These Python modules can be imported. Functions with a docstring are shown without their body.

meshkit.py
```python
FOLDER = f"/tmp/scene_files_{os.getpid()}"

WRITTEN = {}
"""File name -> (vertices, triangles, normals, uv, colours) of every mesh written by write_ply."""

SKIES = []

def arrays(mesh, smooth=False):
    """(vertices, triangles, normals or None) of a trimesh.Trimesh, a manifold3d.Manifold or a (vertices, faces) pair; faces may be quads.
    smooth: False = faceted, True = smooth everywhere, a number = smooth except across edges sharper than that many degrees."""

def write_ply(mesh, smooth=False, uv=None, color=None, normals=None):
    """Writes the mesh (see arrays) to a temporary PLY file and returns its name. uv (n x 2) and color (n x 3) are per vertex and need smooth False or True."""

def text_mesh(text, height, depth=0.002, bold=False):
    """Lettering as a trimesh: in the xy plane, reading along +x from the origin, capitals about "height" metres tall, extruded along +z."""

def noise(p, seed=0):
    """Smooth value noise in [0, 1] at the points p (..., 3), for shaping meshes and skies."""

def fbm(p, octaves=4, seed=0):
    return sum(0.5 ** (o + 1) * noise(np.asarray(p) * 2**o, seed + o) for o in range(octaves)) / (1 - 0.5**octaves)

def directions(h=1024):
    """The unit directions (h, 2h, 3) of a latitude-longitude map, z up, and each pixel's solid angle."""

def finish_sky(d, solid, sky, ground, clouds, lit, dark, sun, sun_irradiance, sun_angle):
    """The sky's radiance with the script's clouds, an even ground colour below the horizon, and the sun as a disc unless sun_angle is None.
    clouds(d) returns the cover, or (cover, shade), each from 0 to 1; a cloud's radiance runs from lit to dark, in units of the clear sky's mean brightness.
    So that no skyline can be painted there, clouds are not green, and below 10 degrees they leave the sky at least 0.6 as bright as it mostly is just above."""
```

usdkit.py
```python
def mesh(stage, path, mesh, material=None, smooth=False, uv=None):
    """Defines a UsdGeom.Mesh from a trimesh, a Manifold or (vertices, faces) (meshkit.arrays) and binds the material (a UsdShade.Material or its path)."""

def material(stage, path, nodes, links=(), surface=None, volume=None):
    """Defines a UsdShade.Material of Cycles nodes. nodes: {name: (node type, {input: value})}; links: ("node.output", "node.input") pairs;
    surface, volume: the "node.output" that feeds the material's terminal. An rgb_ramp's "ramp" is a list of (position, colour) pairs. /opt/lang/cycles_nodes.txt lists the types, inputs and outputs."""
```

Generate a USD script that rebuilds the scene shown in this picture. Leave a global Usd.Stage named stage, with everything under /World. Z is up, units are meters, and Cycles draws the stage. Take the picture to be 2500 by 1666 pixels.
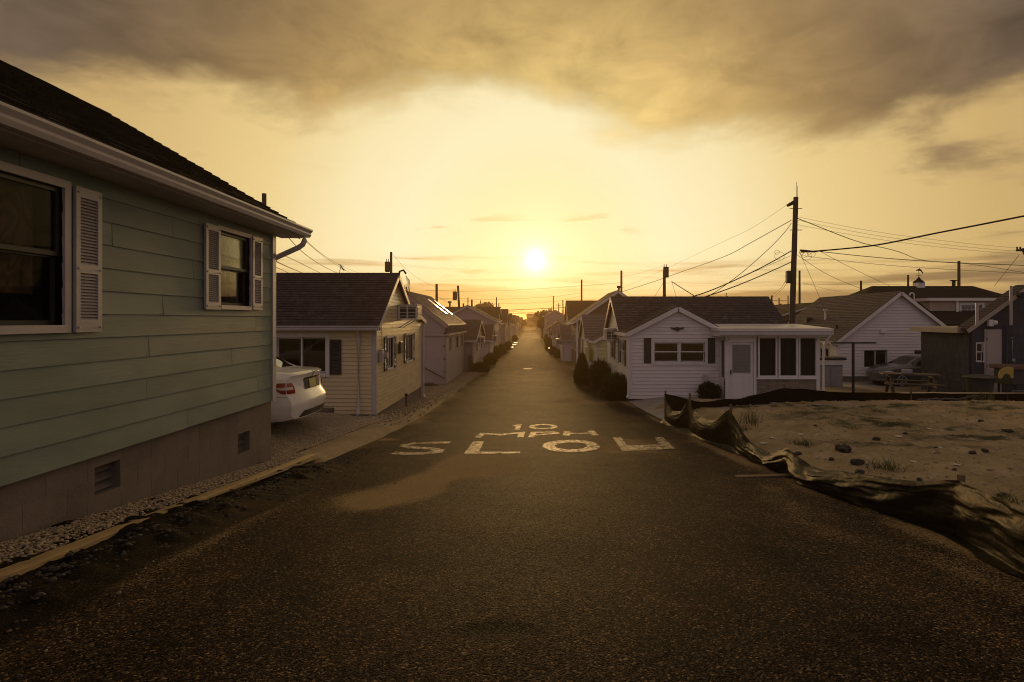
import math, random
import numpy as np, trimesh, usdkit, meshkit
from shapely.geometry import Polygon, box as sbox, LineString
from shapely import affinity
from shapely.ops import unary_union
from scipy.interpolate import PchipInterpolator
from pxr import Usd, UsdGeom, UsdLux, UsdShade, Gf, Sdf, Vt

stage = Usd.Stage.CreateInMemory()
UsdGeom.SetStageUpAxis(stage, "Z"); UsdGeom.SetStageMetersPerUnit(stage, 1.0)
WORLD = UsdGeom.Xform.Define(stage, "/World").GetPrim()
UsdGeom.Scope.Define(stage, "/World/Looks")
rng = np.random.default_rng(7)

# ------------------------------------------------------------------ camera, sky, sun, exposure
CZ = 3.15                      # lens height above the level part of the lane
FPX, VX, VY = 1400.0, 1295.0, 781.0
cam = UsdGeom.Camera.Define(stage, "/World/camera")
cam.CreateFocalLengthAttr(20.16); cam.CreateHorizontalApertureAttr(36.0)
cam.CreateHorizontalApertureOffsetAttr(-0.648); cam.CreateVerticalApertureOffsetAttr(-0.749)
cam.CreateClippingRangeAttr((0.05, 20000.0)); cam.CreateExposureAttr(0.0)
_x = UsdGeom.Xformable(cam); _x.AddTranslateOp().Set((0, 0, CZ)); _x.AddRotateXOp().Set(90)

EL, AZ = math.radians(5.9), math.radians(0.5)
SUN = (math.sin(AZ) * math.cos(EL), math.cos(AZ) * math.cos(EL), math.sin(EL))
def k10(stops): return [(p, tuple(10 * c for c in col)) for p, col in stops]
D = lambda deg: deg / 180.0
sky_nodes = {
    "tc": ("texture_coordinate", {}), "d": ("vector_math", {"math_type": "normalize"}),
    "dot": ("vector_math", {"math_type": "dot_product", "vector2": SUN}),
    "acos": ("math", {"math_type": "arccosine"}), "a": ("math", {"math_type": "divide", "value2": math.pi}),
    "sep": ("separate_xyz", {}),
    "sky": ("sky_texture", {"sky_type": "single_scattering", "sun_disc": False, "sun_elevation": EL, "sun_rotation": AZ}),
    "clear": ("rgb_ramp", {"ramp": k10([(0, (1.0, .78, .37)), (D(6), (.97, .79, .40)), (D(13), (.99, .87, .53)), (D(19), (.97, .81, .45)), (D(26), (.87, .64, .27)), (D(38), (.65, .43, .16)),
                                        (D(60), (.38, .255, .12)), (D(90), (.27, .20, .155)), (D(130), (.20, .158, .172)), (1, (.17, .133, .166))])}),
    "cloudc": ("rgb_ramp", {"ramp": k10([(0, (.86, .63, .25)), (D(14), (.76, .555, .21)), (D(20), (.62, .42, .155)), (D(27), (.365, .235, .094)), (D(34), (.205, .132, .066)), (D(42), (.145, .100, .066)),
                                         (D(60), (.21, .15, .09)), (D(90), (.25, .188, .145)), (D(130), (.20, .157, .168)), (1, (.17, .132, .162))])}),
    "bandc": ("rgb_ramp", {"ramp": k10([(0, (.95, .60, .17)), (D(8), (.80, .475, .135)), (D(22), (.45, .275, .105)), (D(40), (.25, .16, .08)), (D(80), (.23, .165, .115)), (1, (.17, .134, .158))])}),
    "lowc": ("rgb_ramp", {"ramp": k10([(0, (.98, .62, .18)), (D(10), (.90, .58, .18)), (D(30), (.62, .39, .14)), (D(60), (.36, .235, .11)), (D(110), (.23, .18, .16)), (1, (.17, .134, .16))])}),
    "lowf": ("map_range", {"range_type": "smoothstep", "from_min": .13, "from_max": -.02, "to_max": .9, "clamp": True}), "mixlow": ("mix_color", {"blend_type": "mix"}),
    "wm": ("mapping", {"scale": (5.5, 5.5, 30.0), "location": (3.7, 1.3, .4)}), "wn": ("noise_texture", {"scale": 1.0, "detail": 4.0, "roughness": .5, "distortion": .4}),
    "wf": ("map_range", {"range_type": "smoothstep", "from_min": .63, "from_max": .73, "to_max": .62, "clamp": True}), "wz": ("map_range", {"range_type": "smoothstep", "from_min": .24, "from_max": .13, "clamp": True}),
    "wz2": ("map_range", {"range_type": "smoothstep", "from_min": .03, "from_max": .07, "clamp": True}), "wk": ("math", {"math_type": "multiply"}), "wk2": ("math", {"math_type": "multiply"}), "mixw": ("mix_color", {"blend_type": "mix"}),
    # cloud deck: noise on a plane overhead
    "zz": ("math", {"math_type": "add", "value2": 0.16}), "zm": ("math", {"math_type": "maximum", "value2": 0.05}),
    "px": ("math", {"math_type": "divide"}), "py": ("math", {"math_type": "divide"}), "pl": ("combine_xyz", {"z": 3.3}),
    "n1": ("noise_texture", {"scale": 1.15, "detail": 7.0, "roughness": .56, "distortion": .25}),
    "n2": ("noise_texture", {"scale": 4.2, "detail": 5.0, "roughness": .6, "distortion": .4}),
    "n1s": ("math", {"math_type": "multiply_add", "value2": 1.25, "value3": -.625}),
    "n2s": ("math", {"math_type": "multiply_add", "value2": .34, "value3": -.17}),
    "ax": ("math", {"math_type": "absolute"}), "axl": ("math", {"math_type": "multiply_add", "value2": .05, "value3": -1.0}),
    "axs": ("math", {"math_type": "multiply_add", "value2": .28}),
    "zs": ("math", {"math_type": "multiply_add", "value2": 3.2}),
    "t1": ("math", {"math_type": "add"}), "t2": ("math", {"math_type": "add"}),
    "deck": ("map_range", {"range_type": "smoothstep", "from_min": -.10, "from_max": .24, "clamp": True}),
    "vmix": ("mix_float", {"fac": .5}), "var": ("map_range", {"from_min": .33, "from_max": .67, "to_min": .62, "to_max": 1.42, "clamp": True}),
    "cvar": ("vector_math", {"math_type": "scale"}),
    # thin streaks near the horizon
    "hm": ("mapping", {"scale": (2.2, 2.2, 34.0)}), "hn": ("noise_texture", {"scale": 1.6, "detail": 5.0, "roughness": .55, "distortion": .3}),
    "hz": ("math", {"math_type": "multiply_add", "value2": -9.0, "value3": .98}),
    "ht": ("math", {"math_type": "multiply_add", "value2": 2.6, "value3": -1.60}),
    "hs": ("math", {"math_type": "add"}),
    "band": ("map_range", {"range_type": "smoothstep", "from_min": -.15, "from_max": .55, "clamp": True}),
    # glow round the sun seen through thin cloud
    "g1": ("math", {"math_type": "multiply", "value2": -1 / math.radians(0.62)}), "g1e": ("math", {"math_type": "exponent"}),
    "gmin": ("math", {"math_type": "power", "value1": 2.0}),
    "gc": ("vector_math", {"math_type": "scale", "vector1": (26, 22.5, 17)}),
    "g2": ("math", {"math_type": "multiply", "value2": -1 / math.radians(3.4)}), "g2e": ("math", {"math_type": "exponent"}),
    "gc2": ("vector_math", {"math_type": "scale", "vector1": (5.5, 3.5, 2.6)}),
    "mixband": ("mix_color", {"blend_type": "mix"}), "mixdeck": ("mix_color", {"blend_type": "mix"}),
    "base": ("mix_color", {"blend_type": "mix", "fac": .06}), "add1": ("vector_math", {"math_type": "add"}), "add2": ("vector_math", {"math_type": "add"}),
    "bg": ("background_shader", {"strength": 0.1}),
}
sky_links = [("tc.generated", "d.vector1"), ("d.vector", "dot.vector1"), ("dot.value", "acos.value1"), ("acos.value", "a.value1"), ("d.vector", "sep.vector"),
    ("a.value", "clear.fac"), ("a.value", "cloudc.fac"), ("a.value", "bandc.fac"),
    ("sep.z", "zz.value1"), ("zz.value", "zm.value1"), ("sep.x", "px.value1"), ("zm.value", "px.value2"), ("sep.y", "py.value1"), ("zm.value", "py.value2"),
    ("px.value", "pl.x"), ("py.value", "pl.y"), ("pl.vector", "n1.vector"), ("pl.vector", "n2.vector"), ("n1.fac", "n1s.value1"), ("n2.fac", "n2s.value1"),
    ("sep.x", "ax.value1"), ("ax.value", "axs.value1"), ("sep.x", "axl.value1"), ("axl.value", "axs.value3"), ("sep.z", "zs.value1"), ("axs.value", "zs.value3"),
    ("zs.value", "t1.value1"), ("n1s.value", "t1.value2"), ("t1.value", "t2.value1"), ("n2s.value", "t2.value2"), ("t2.value", "deck.value"),
    ("n1.fac", "vmix.a"), ("n2.fac", "vmix.b"), ("vmix.result", "var.value"), ("cloudc.color", "cvar.vector1"), ("var.result", "cvar.scale"),
    ("d.vector", "hm.vector"), ("hm.vector", "hn.vector"), ("hn.fac", "ht.value1"), ("sep.z", "hz.value1"), ("hz.value", "hs.value1"), ("ht.value", "hs.value2"), ("hs.value", "band.value"),
    ("acos.value", "g1.value1"), ("g1.value", "g1e.value1"), ("g1e.value", "gc.scale"), ("acos.value", "g2.value1"), ("g2.value", "g2e.value1"), ("g2e.value", "gc2.scale"),
    ("clear.color", "base.a"), ("sky.color", "base.b"), ("base.result", "mixlow.a"), ("lowc.color", "mixlow.b"), ("sep.z", "lowf.value"), ("lowf.result", "mixlow.fac"), ("a.value", "lowc.fac"),
    ("d.vector", "wm.vector"), ("wm.vector", "wn.vector"), ("wn.fac", "wf.value"), ("sep.z", "wz.value"), ("sep.z", "wz2.value"), ("wf.result", "wk.value1"), ("wz.result", "wk.value2"), ("wk.value", "wk2.value1"), ("wz2.result", "wk2.value2"), ("mixlow.result", "mixw.a"), ("bandc.color", "mixw.b"), ("wk2.value", "mixw.fac"),
    ("mixw.result", "mixband.a"), ("bandc.color", "mixband.b"), ("band.result", "mixband.fac"),
    ("mixband.result", "mixdeck.a"), ("cvar.vector", "mixdeck.b"), ("deck.result", "mixdeck.fac"),
    ("mixdeck.result", "add1.vector1"), ("gc.vector", "add1.vector2"), ("add1.vector", "add2.vector1"), ("gc2.vector", "add2.vector2"), ("add2.vector", "bg.color")]
del sky_nodes["gmin"]
dome = UsdLux.DomeLight.Define(stage, "/World/sky")
UsdShade.MaterialBindingAPI.Apply(dome.GetPrim()).Bind(usdkit.material(stage, "/World/Looks/sky", sky_nodes, sky_links, surface="bg.background"))
dome.GetPrim().SetCustomDataByKey("kind", "structure")
sun = UsdLux.DistantLight.Define(stage, "/World/sun")
sun.CreateIntensityAttr(0.4); sun.CreateAngleAttr(10.0); sun.CreateNormalizeAttr(True); sun.CreateColorAttr((1.0, .58, .20))
UsdGeom.Xformable(sun).AddTransformOp().Set(Gf.Matrix4d().SetRotate(Gf.Rotation(Gf.Vec3d(0, 0, 1), Gf.Vec3d(*SUN))))

# ------------------------------------------------------------------ helpers: names, prims, meshes
_used = set()
def path_for(parent, name):
    base = f"{parent}/{name}"; p = base; k = 0
    while p in _used:
        k += 1; p = f"{base}_{k:03d}"
    _used.add(p); return p

class Thing:
    def __init__(s, path, loc): s.path, s.loc = path, np.asarray(loc, float)

def tag(prim, label=None, cat=None, group=None, kind=None):
    for k, v in (("label", label), ("category", cat), ("group", group), ("kind", kind)):
        if v: prim.SetCustomDataByKey(k, v)

def thing(name, label, cat, loc=(0, 0, 0), group=None, kind=None, rotz=None):
    p = path_for("/World", name); x = UsdGeom.Xform.Define(stage, p)
    x.AddTranslateOp().Set(tuple(float(c) for c in loc))
    if rotz is not None: x.AddRotateZOp().Set(rotz)
    tag(x.GetPrim(), label, cat, group, kind)
    return Thing(p, loc)

class MB:
    """collects triangles"""
    def __init__(s): s.v, s.f, s.n = [], [], 0
    def add(s, v, f):
        v = np.asarray(v, float).reshape(-1, 3); f = np.asarray(f, int)
        if f.shape[1] == 4: f = np.vstack([f[:, [0, 1, 2]], f[:, [0, 2, 3]]])
        s.v.append(v); s.f.append(f + s.n); s.n += len(v); return s
    def tm(s, m): return s.add(m.vertices, m.faces)
    def box(s, x0, x1, y0, y1, z0, z1, bev=0.0):
        if bev > 0:
            return s.tm(rbox(x0, x1, y0, y1, z0, z1, bev))
        v = [(x, y, z) for x in (x0, x1) for y in (y0, y1) for z in (z0, z1)]
        return s.add(v, [(0, 1, 3, 2), (4, 6, 7, 5), (0, 4, 5, 1), (2, 3, 7, 6), (0, 2, 6, 4), (1, 5, 7, 3)])
    def beam(s, p, q, w, h, up=(0, 0, 1)):
        p, q = np.asarray(p, float), np.asarray(q, float); t = q - p; t = t / np.linalg.norm(t)
        a = np.cross(t, up); a = a / np.linalg.norm(a); b = np.cross(a, t)
        v = [c + sa * a * w / 2 + sb * b * h / 2 for c in (p, q) for sa in (-1, 1) for sb in (-1, 1)]
        return s.add(v, [(0, 1, 3, 2), (4, 6, 7, 5), (0, 4, 5, 1), (2, 3, 7, 6), (0, 2, 6, 4), (1, 5, 7, 3)])
    def tube(s, pts, r, sides=8, cap=True):
        p = np.asarray(pts, float); r = np.broadcast_to(np.asarray(r, float), (len(p),))
        t = np.gradient(p, axis=0); t /= np.linalg.norm(t, axis=1, keepdims=True) + 1e-12
        ref = np.array([0, 0, 1.0]) if np.abs(t[:, 2]).mean() < .9 else np.array([1.0, 0, 0])
        a = np.cross(t, ref); a /= np.linalg.norm(a, axis=1, keepdims=True) + 1e-12; b = np.cross(t, a)
        ang = np.arange(sides) * 2 * np.pi / sides
        v = p[:, None] + r[:, None, None] * (np.cos(ang)[None, :, None] * a[:, None] + np.sin(ang)[None, :, None] * b[:, None])
        i, j = np.meshgrid(np.arange(len(p) - 1), np.arange(sides), indexing="ij"); j2 = (j + 1) % sides
        f = np.stack([i * sides + j, (i + 1) * sides + j, (i + 1) * sides + j2, i * sides + j2], -1).reshape(-1, 4)
        s.add(v.reshape(-1, 3), f)
        if cap:
            for e, o in ((0, 1), (len(p) - 1, -1)):
                vv = np.vstack([v[e], p[e]]); k = np.arange(sides)
                ff = np.stack([k, (k + 1) % sides, np.full(sides, sides)], 1)
                s.add(vv, ff if o > 0 else ff[:, ::-1])
        return s
    def lathe(s, c, prof, sides=20):
        """profile [(r, z)] round a vertical axis at c"""
        ang = np.arange(sides) * 2 * np.pi / sides; pr = np.asarray(prof, float)
        v = np.stack([c[0] + pr[:, :1] * np.cos(ang), c[1] + pr[:, :1] * np.sin(ang), np.repeat(c[2] + pr[:, 1:], sides, 1)], -1)
        i, j = np.meshgrid(np.arange(len(pr) - 1), np.arange(sides), indexing="ij"); j2 = (j + 1) % sides
        return s.add(v.reshape(-1, 3), np.stack([i * sides + j, i * sides + j2, (i + 1) * sides + j2, (i + 1) * sides + j], -1).reshape(-1, 4))
    def grid(s, P, flip=False):
        n, m = P.shape[:2]; i, j = np.meshgrid(np.arange(n - 1), np.arange(m - 1), indexing="ij")
        f = np.stack([i * m + j, (i + 1) * m + j, (i + 1) * m + j + 1, i * m + j + 1], -1).reshape(-1, 4)
        return s.add(P.reshape(-1, 3), f[:, ::-1] if flip else f)
    def arr(s): return np.vstack(s.v), np.vstack(s.f)

def rbox(x0, x1, y0, y1, z0, z1, b):
    pts = []
    for sx in (0, 1):
        for sy in (0, 1):
            for sz in (0, 1):
                c = np.array([(x0, x1)[sx], (y0, y1)[sy], (z0, z1)[sz]], float); d = np.array([1 - 2 * sx, 1 - 2 * sy, 1 - 2 * sz]) * b
                for k in range(3):
                    e = d.copy(); e[k] = 0; pts.append(c + e)
    return trimesh.convex.convex_hull(np.array(pts))

def put(parent, name, mb, mat, smooth=False, kind=None, label=None, colors=None):
    """one Mesh prim. parent: Thing (vertices are given in world space), or None = top level. Returns a Thing for sub-parts."""
    v, f = mb.arr() if isinstance(mb, MB) else (np.asarray(mb[0], float), np.asarray(mb[1], int))
    loc = parent.loc if parent else np.zeros(3)
    p = path_for(parent.path if parent else "/World", name)
    m = usdkit.mesh(stage, p, (v - loc, f), mat, smooth=smooth)
    if colors:
        for k, a in colors.items():
            UsdGeom.PrimvarsAPI(m).CreatePrimvar(k, Sdf.ValueTypeNames.FloatArray, "vertex").Set(Vt.FloatArray.FromNumpy(np.asarray(a, np.float32)))
    tag(m.GetPrim(), label, None, None, kind)
    return Thing(p, loc)

def single(name, label, cat, mb, mat, smooth=False, group=None, kind=None, colors=None):
    v, f = mb.arr() if isinstance(mb, MB) else mb
    c = (v.min(0) + v.max(0)) / 2; c[2] = v[:, 2].min()
    p = path_for("/World", name)
    m = usdkit.mesh(stage, p, (v - c, f), mat, smooth=smooth)
    UsdGeom.Xformable(m).AddTranslateOp().Set(tuple(float(q) for q in c))
    for k, a in (colors or {}).items():
        UsdGeom.PrimvarsAPI(m).CreatePrimvar(k, Sdf.ValueTypeNames.FloatArray, "vertex").Set(Vt.FloatArray.FromNumpy(np.asarray(a, np.float32)))
    tag(m.GetPrim(), label, cat, group, kind)
    return m

# ------------------------------------------------------------------ ground shape
_dy = [-40, -8, 0, 2.3, 4, 8, 12, 16, 20, 27, 35, 60, 2000]
_dd = [1.2, 1.33, 1.41, 1.50, 1.66, 2.08, 2.44, 2.72, 2.90, 3.08, 3.15, 3.15, 3.15]
DROP = PchipInterpolator(_dy, _dd)
LRAISE = PchipInterpolator([-40, 0, 3.9, 8, 10, 14.6, 20.8, 27, 2000], [.10, .10, .11, .10, .12, .15, .06, .05, .05])
MOUND = PchipInterpolator([-40, 8.3, 9.3, 11, 12.4, 13.4, 14.6, 15.5, 2000], [0, 0, .12, .26, .28, .20, .03, 0, 0])
RRAISE = PchipInterpolator([-40, 2.5, 6, 10, 14, 16.3, 17.4, 18.6, 21, 27, 2000], [0, .02, .06, .12, .28, .34, .26, .16, .15, .05, .04])
def sstep(a, b, x): t = np.clip((x - a) / (b - a), 0, 1); return t * t * (3 - 2 * t)
def ground(x, y):
    """height of the bare ground"""
    x, y = np.asarray(x, float), np.asarray(y, float)
    z = CZ - DROP(y)
    z = z + LRAISE(y) * sstep(-2.95, -3.25, x) + MOUND(y) * sstep(-3.7, -4.7, x)
    z = z + RRAISE(y) * sstep(3.2, 4.6, x) * (1 - .5 * sstep(16, 30, x))
    return z
def yg(py):
    """distance at which the lane is seen at photo row py"""
    lo, hi = 1.5, 400.0; s = (py - VY) / FPX
    for _ in range(60):
        m = (lo + hi) / 2
        if DROP(m) / m > s: lo = m
        else: hi = m
    return lo
def onroad(px, py): y = yg(py); return ((px - VX) / FPX * y, y)
def X(px, Y): return (px - VX) / FPX * Y
def Z(py, Y): return CZ - (py - VY) / FPX * Y

# ------------------------------------------------------------------ materials
def M(name, nodes, links, surface="p.BSDF", volume=None): return usdkit.material(stage, f"/World/Looks/{name}", nodes, links, surface=surface if not volume else None, volume=volume)
def rampc(c, k): return tuple(max(0, min(1, q * k)) for q in c)
def plain(name, color, rough=.6, var=.25, scale=3.0, bump=0.0, bscale=40.0, metal=0.0, spec=.5, rnd=.12, stretch=(1, 1, 1), coat=0.0, dirt=None):
    """colour with soft blotches, small per-object variation and a fine bump"""
    n = {"g": ("geometry", {}), "m": ("mapping", {"scale": stretch}), "n": ("noise_texture", {"scale": scale, "detail": 5.0, "roughness": .62}),
         "r": ("rgb_ramp", {"ramp": [(.25, rampc(color, 1 - var)), (.5, color), (.78, rampc(color, 1 + var * .8))]}),
         "o": ("object_info", {}), "mr": ("map_range", {"to_min": 1 - rnd, "to_max": 1 + rnd}), "h": ("hsv", {}),
         "rr": ("map_range", {"to_min": max(.03, rough - .09), "to_max": min(1, rough + .09)}),
         "p": ("principled_bsdf", {"metallic": metal, "specular_ior_level": spec, "coat_weight": coat})}
    l = [("g.position", "m.vector"), ("m.vector", "n.vector"), ("n.fac", "r.fac"), ("o.random", "mr.value"), ("mr.result", "h.value"), ("r.color", "h.color"),
         ("n.fac", "rr.value"), ("rr.result", "p.roughness"), ("h.color", "p.base_color")]
    if bump:
        n["nb"] = ("noise_texture", {"scale": bscale, "detail": 4.0, "roughness": .6}); n["b"] = ("bump", {"strength": bump, "distance": .02})
        l += [("m.vector", "nb.vector"), ("nb.fac", "b.height"), ("b.normal", "p.normal")]
    return M(name, n, l)

m_trim = plain("white_trim", (.66, .63, .61), .38, .12, 2.0, .06, 60, rnd=.05)
m_trimgrey = plain("grey_trim", (.46, .42, .42), .40, .12, 2.0, .05, 60, rnd=.05)
m_gutter = plain("gutter_metal", (.50, .46, .46), .30, .10, 2.5, .03, 30, rnd=.03)
m_soffit = plain("soffit", (.30, .29, .25), .6, .15, 2.0, rnd=.03)
m_cream = plain("cream_vinyl", (.66, .54, .34), .20, .10, 1.5, .05, 70, spec=.7, rnd=.05, stretch=(1, 1, 4))
m_white = plain("white_vinyl", (.70, .655, .645), .36, .08, 1.2, .06, 70, rnd=.04, stretch=(1, 1, 4))
m_lav = plain("lavender_siding", (.36, .30, .30), .55, .10, 1.2, .05, 50, rnd=.05)
m_paley = plain("pale_yellow_siding", (.58, .56, .30), .45, .10, 1.2, .05, 60, rnd=.05)
m_brownwall = plain("brown_siding", (.13, .085, .06), .6, .15, 1.5, .05, 50, rnd=.08)
m_tan = plain("tan_siding", (.36, .30, .24), .55, .12, 1.5, .05, 50, rnd=.08)
m_conc = plain("concrete", (.30, .275, .245), .8, .25, 2.2, .25, 45, rnd=.06)
m_block = plain("concrete_block", (.17, .138, .12), .9, .26, 2.0, .25, 50, rnd=.07, spec=.2)
m_mortar = plain("mortar", (.155, .127, .11), .9, .2, 4.0, .3, 60)
m_black = plain("black_paint", (.018, .017, .018), .35, .2, 5.0, rnd=.1)
m_darkin = plain("dark_interior", (.02, .018, .018), .9, .2, 3.0)
m_rub = plain("rubber", (.016, .016, .017), .75, .2, 6.0)
m_steel = plain("galvanized_steel", (.42, .42, .43), .42, .15, 8.0, metal=.9)
m_chrome = plain("chrome", (.75, .74, .72), .12, .04, 5.0, metal=1.0)
m_pole = plain("pole_wood", (.060, .045, .034), .85, .35, 3.0, .5, 25, stretch=(6, 6, .5))
m_wire = plain("cable_black", (.012, .012, .012), .6, .1, 3.0)
m_timber = plain("weathered_timber", (.29, .205, .09), .75, .35, 2.5, .6, 22, stretch=(7, .8, 7), rnd=.1)
m_stake = plain("stake_wood", (.13, .09, .055), .8, .3, 4.0, .4, 30, stretch=(8, 8, 1))
m_table = plain("old_table_wood", (.085, .065, .045), .75, .3, 3.0, .4, 30, stretch=(2, 8, 8))
m_plank = plain("pale_plank_wood", (.42, .33, .22), .7, .25, 3.0, .3, 30)
m_slate = plain("slate_shingle_wall", (.040, .042, .056), .75, .25, 2.5, .5, 18, stretch=(6, 6, .8), rnd=.16)
m_shd = plain("door_grey", (.40, .34, .31), .5, .08, 2.0, rnd=.02)
m_roofblk = plain("black_roof_shingle", (.018, .015, .014), .9, .35, 5.0, .5, 40, rnd=.3, spec=.12)
m_roofgrey = plain("grey_roof_shingle", (.082, .068, .072), .9, .34, 6.0, .5, 45, rnd=.34, spec=.12)
m_roofbrown = plain("brown_roof_shingle", (.085, .052, .032), .9, .3, 6.0, .5, 40, rnd=.2, spec=.15)
m_roofplum = plain("dark_plum_roof_shingle", (.062, .047, .049), .9, .28, 6.0, .5, 45, rnd=.28, spec=.15)
m_roofpink = plain("faded_roof_shingle", (.16, .125, .125), .9, .2, 6.0, .4, 45, rnd=.15, spec=.15)
m_metalroof = plain("metal_roof", (.15, .115, .115), .52, .15, 2.0, metal=.25, rnd=.05, spec=.3)
m_ac = plain("ac_plastic", (.60, .57, .54), .42, .08, 3.0, rnd=.03)
m_bin = plain("bin_plastic", (.035, .034, .030), .45, .2, 4.0)
m_ochre = plain("ochre_paint", (.45, .33, .07), .5, .2, 4.0)
m_grill = plain("dark_metal", (.03, .028, .027), .4, .2, 4.0, metal=.6)
m_deck = plain("brown_lid_wood", (.12, .065, .05), .6, .2, 3.0)
m_plastic = plain("grey_plastic_box", (.25, .25, .26), .5, .12, 3.0)
m_clod = plain("dark_debris", (.035, .028, .022), .9, .4, 9.0, .6, 40)
m_shell = plain("pale_debris", (.55, .50, .42), .7, .2, 9.0, rnd=.2)
m_patch = plain("sandy_patch", (.33, .25, .14), .9, .3, 9.0, .5, 90)
m_bluetarp = plain("dark_cloth_cover", (.02, .02, .026), .5, .2, 3.0)
m_stone = M("gravel_stone", {"o": ("object_info", {}), "g": ("geometry", {}), "n": ("noise_texture", {"scale": 38.0, "detail": 3.0}),
    "r": ("rgb_ramp", {"ramp": [(0, (.16, .115, .07)), (.3, (.30, .225, .14)), (.6, (.42, .33, .22)), (.85, (.56, .47, .35)), (1, (.24, .20, .17))]}),
    "mx": ("mix_color", {"blend_type": "multiply", "fac": .45}), "p": ("principled_bsdf", {"roughness": .7})},
    [("n.fac", "r.fac"), ("g.position", "n.vector"), ("r.color", "mx.a"), ("n.color", "mx.b"), ("mx.result", "p.base_color")])

m_pebble = plain("dull_pebble", (.17, .13, .085), .85, .35, 30.0, rnd=.5)
def leafmat(name, c, tr=.25):
    return M(name, {"g": ("geometry", {}), "n": ("noise_texture", {"scale": 7.0, "detail": 3.0}), "r": ("rgb_ramp", {"ramp": [(.3, rampc(c, .55)), (.55, c), (.75, rampc(c, 1.6))]}),
        "p": ("principled_bsdf", {"roughness": .55}), "t": ("translucent_bsdf", {}), "mx": ("mix_closure", {"fac": tr})},
        [("g.position", "n.vector"), ("n.fac", "r.fac"), ("r.color", "p.base_color"), ("r.color", "t.color"), ("p.BSDF", "mx.closure1"), ("t.BSDF", "mx.closure2")], surface="mx.closure")
m_leaf = leafmat("dark_evergreen_leaf", (.030, .040, .018))
m_leaf2 = leafmat("olive_leaf", (.075, .080, .022), .4)
m_weed = leafmat("weed_leaf", (.10, .10, .035), .4)

def glassmat(name, tint=(.92, .93, .92), ior=1.5, rough=.02):
    return M(name, {"t": ("transparent_bsdf", {"color": tint}), "g": ("glossy_bsdf", {"color": (1, 1, 1), "roughness": rough}), "f": ("fresnel", {"IOR": ior}), "mx": ("mix_closure", {})},
        [("f.fac", "mx.fac"), ("t.BSDF", "mx.closure1"), ("g.BSDF", "mx.closure2")], surface="mx.closure")
m_glass = glassmat("window_glass"); m_screenglass = glassmat("screened_window_glass", (.80, .80, .78), 1.12); m_carglass = glassmat("car_glass", (.30, .32, .30), 1.7)

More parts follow.
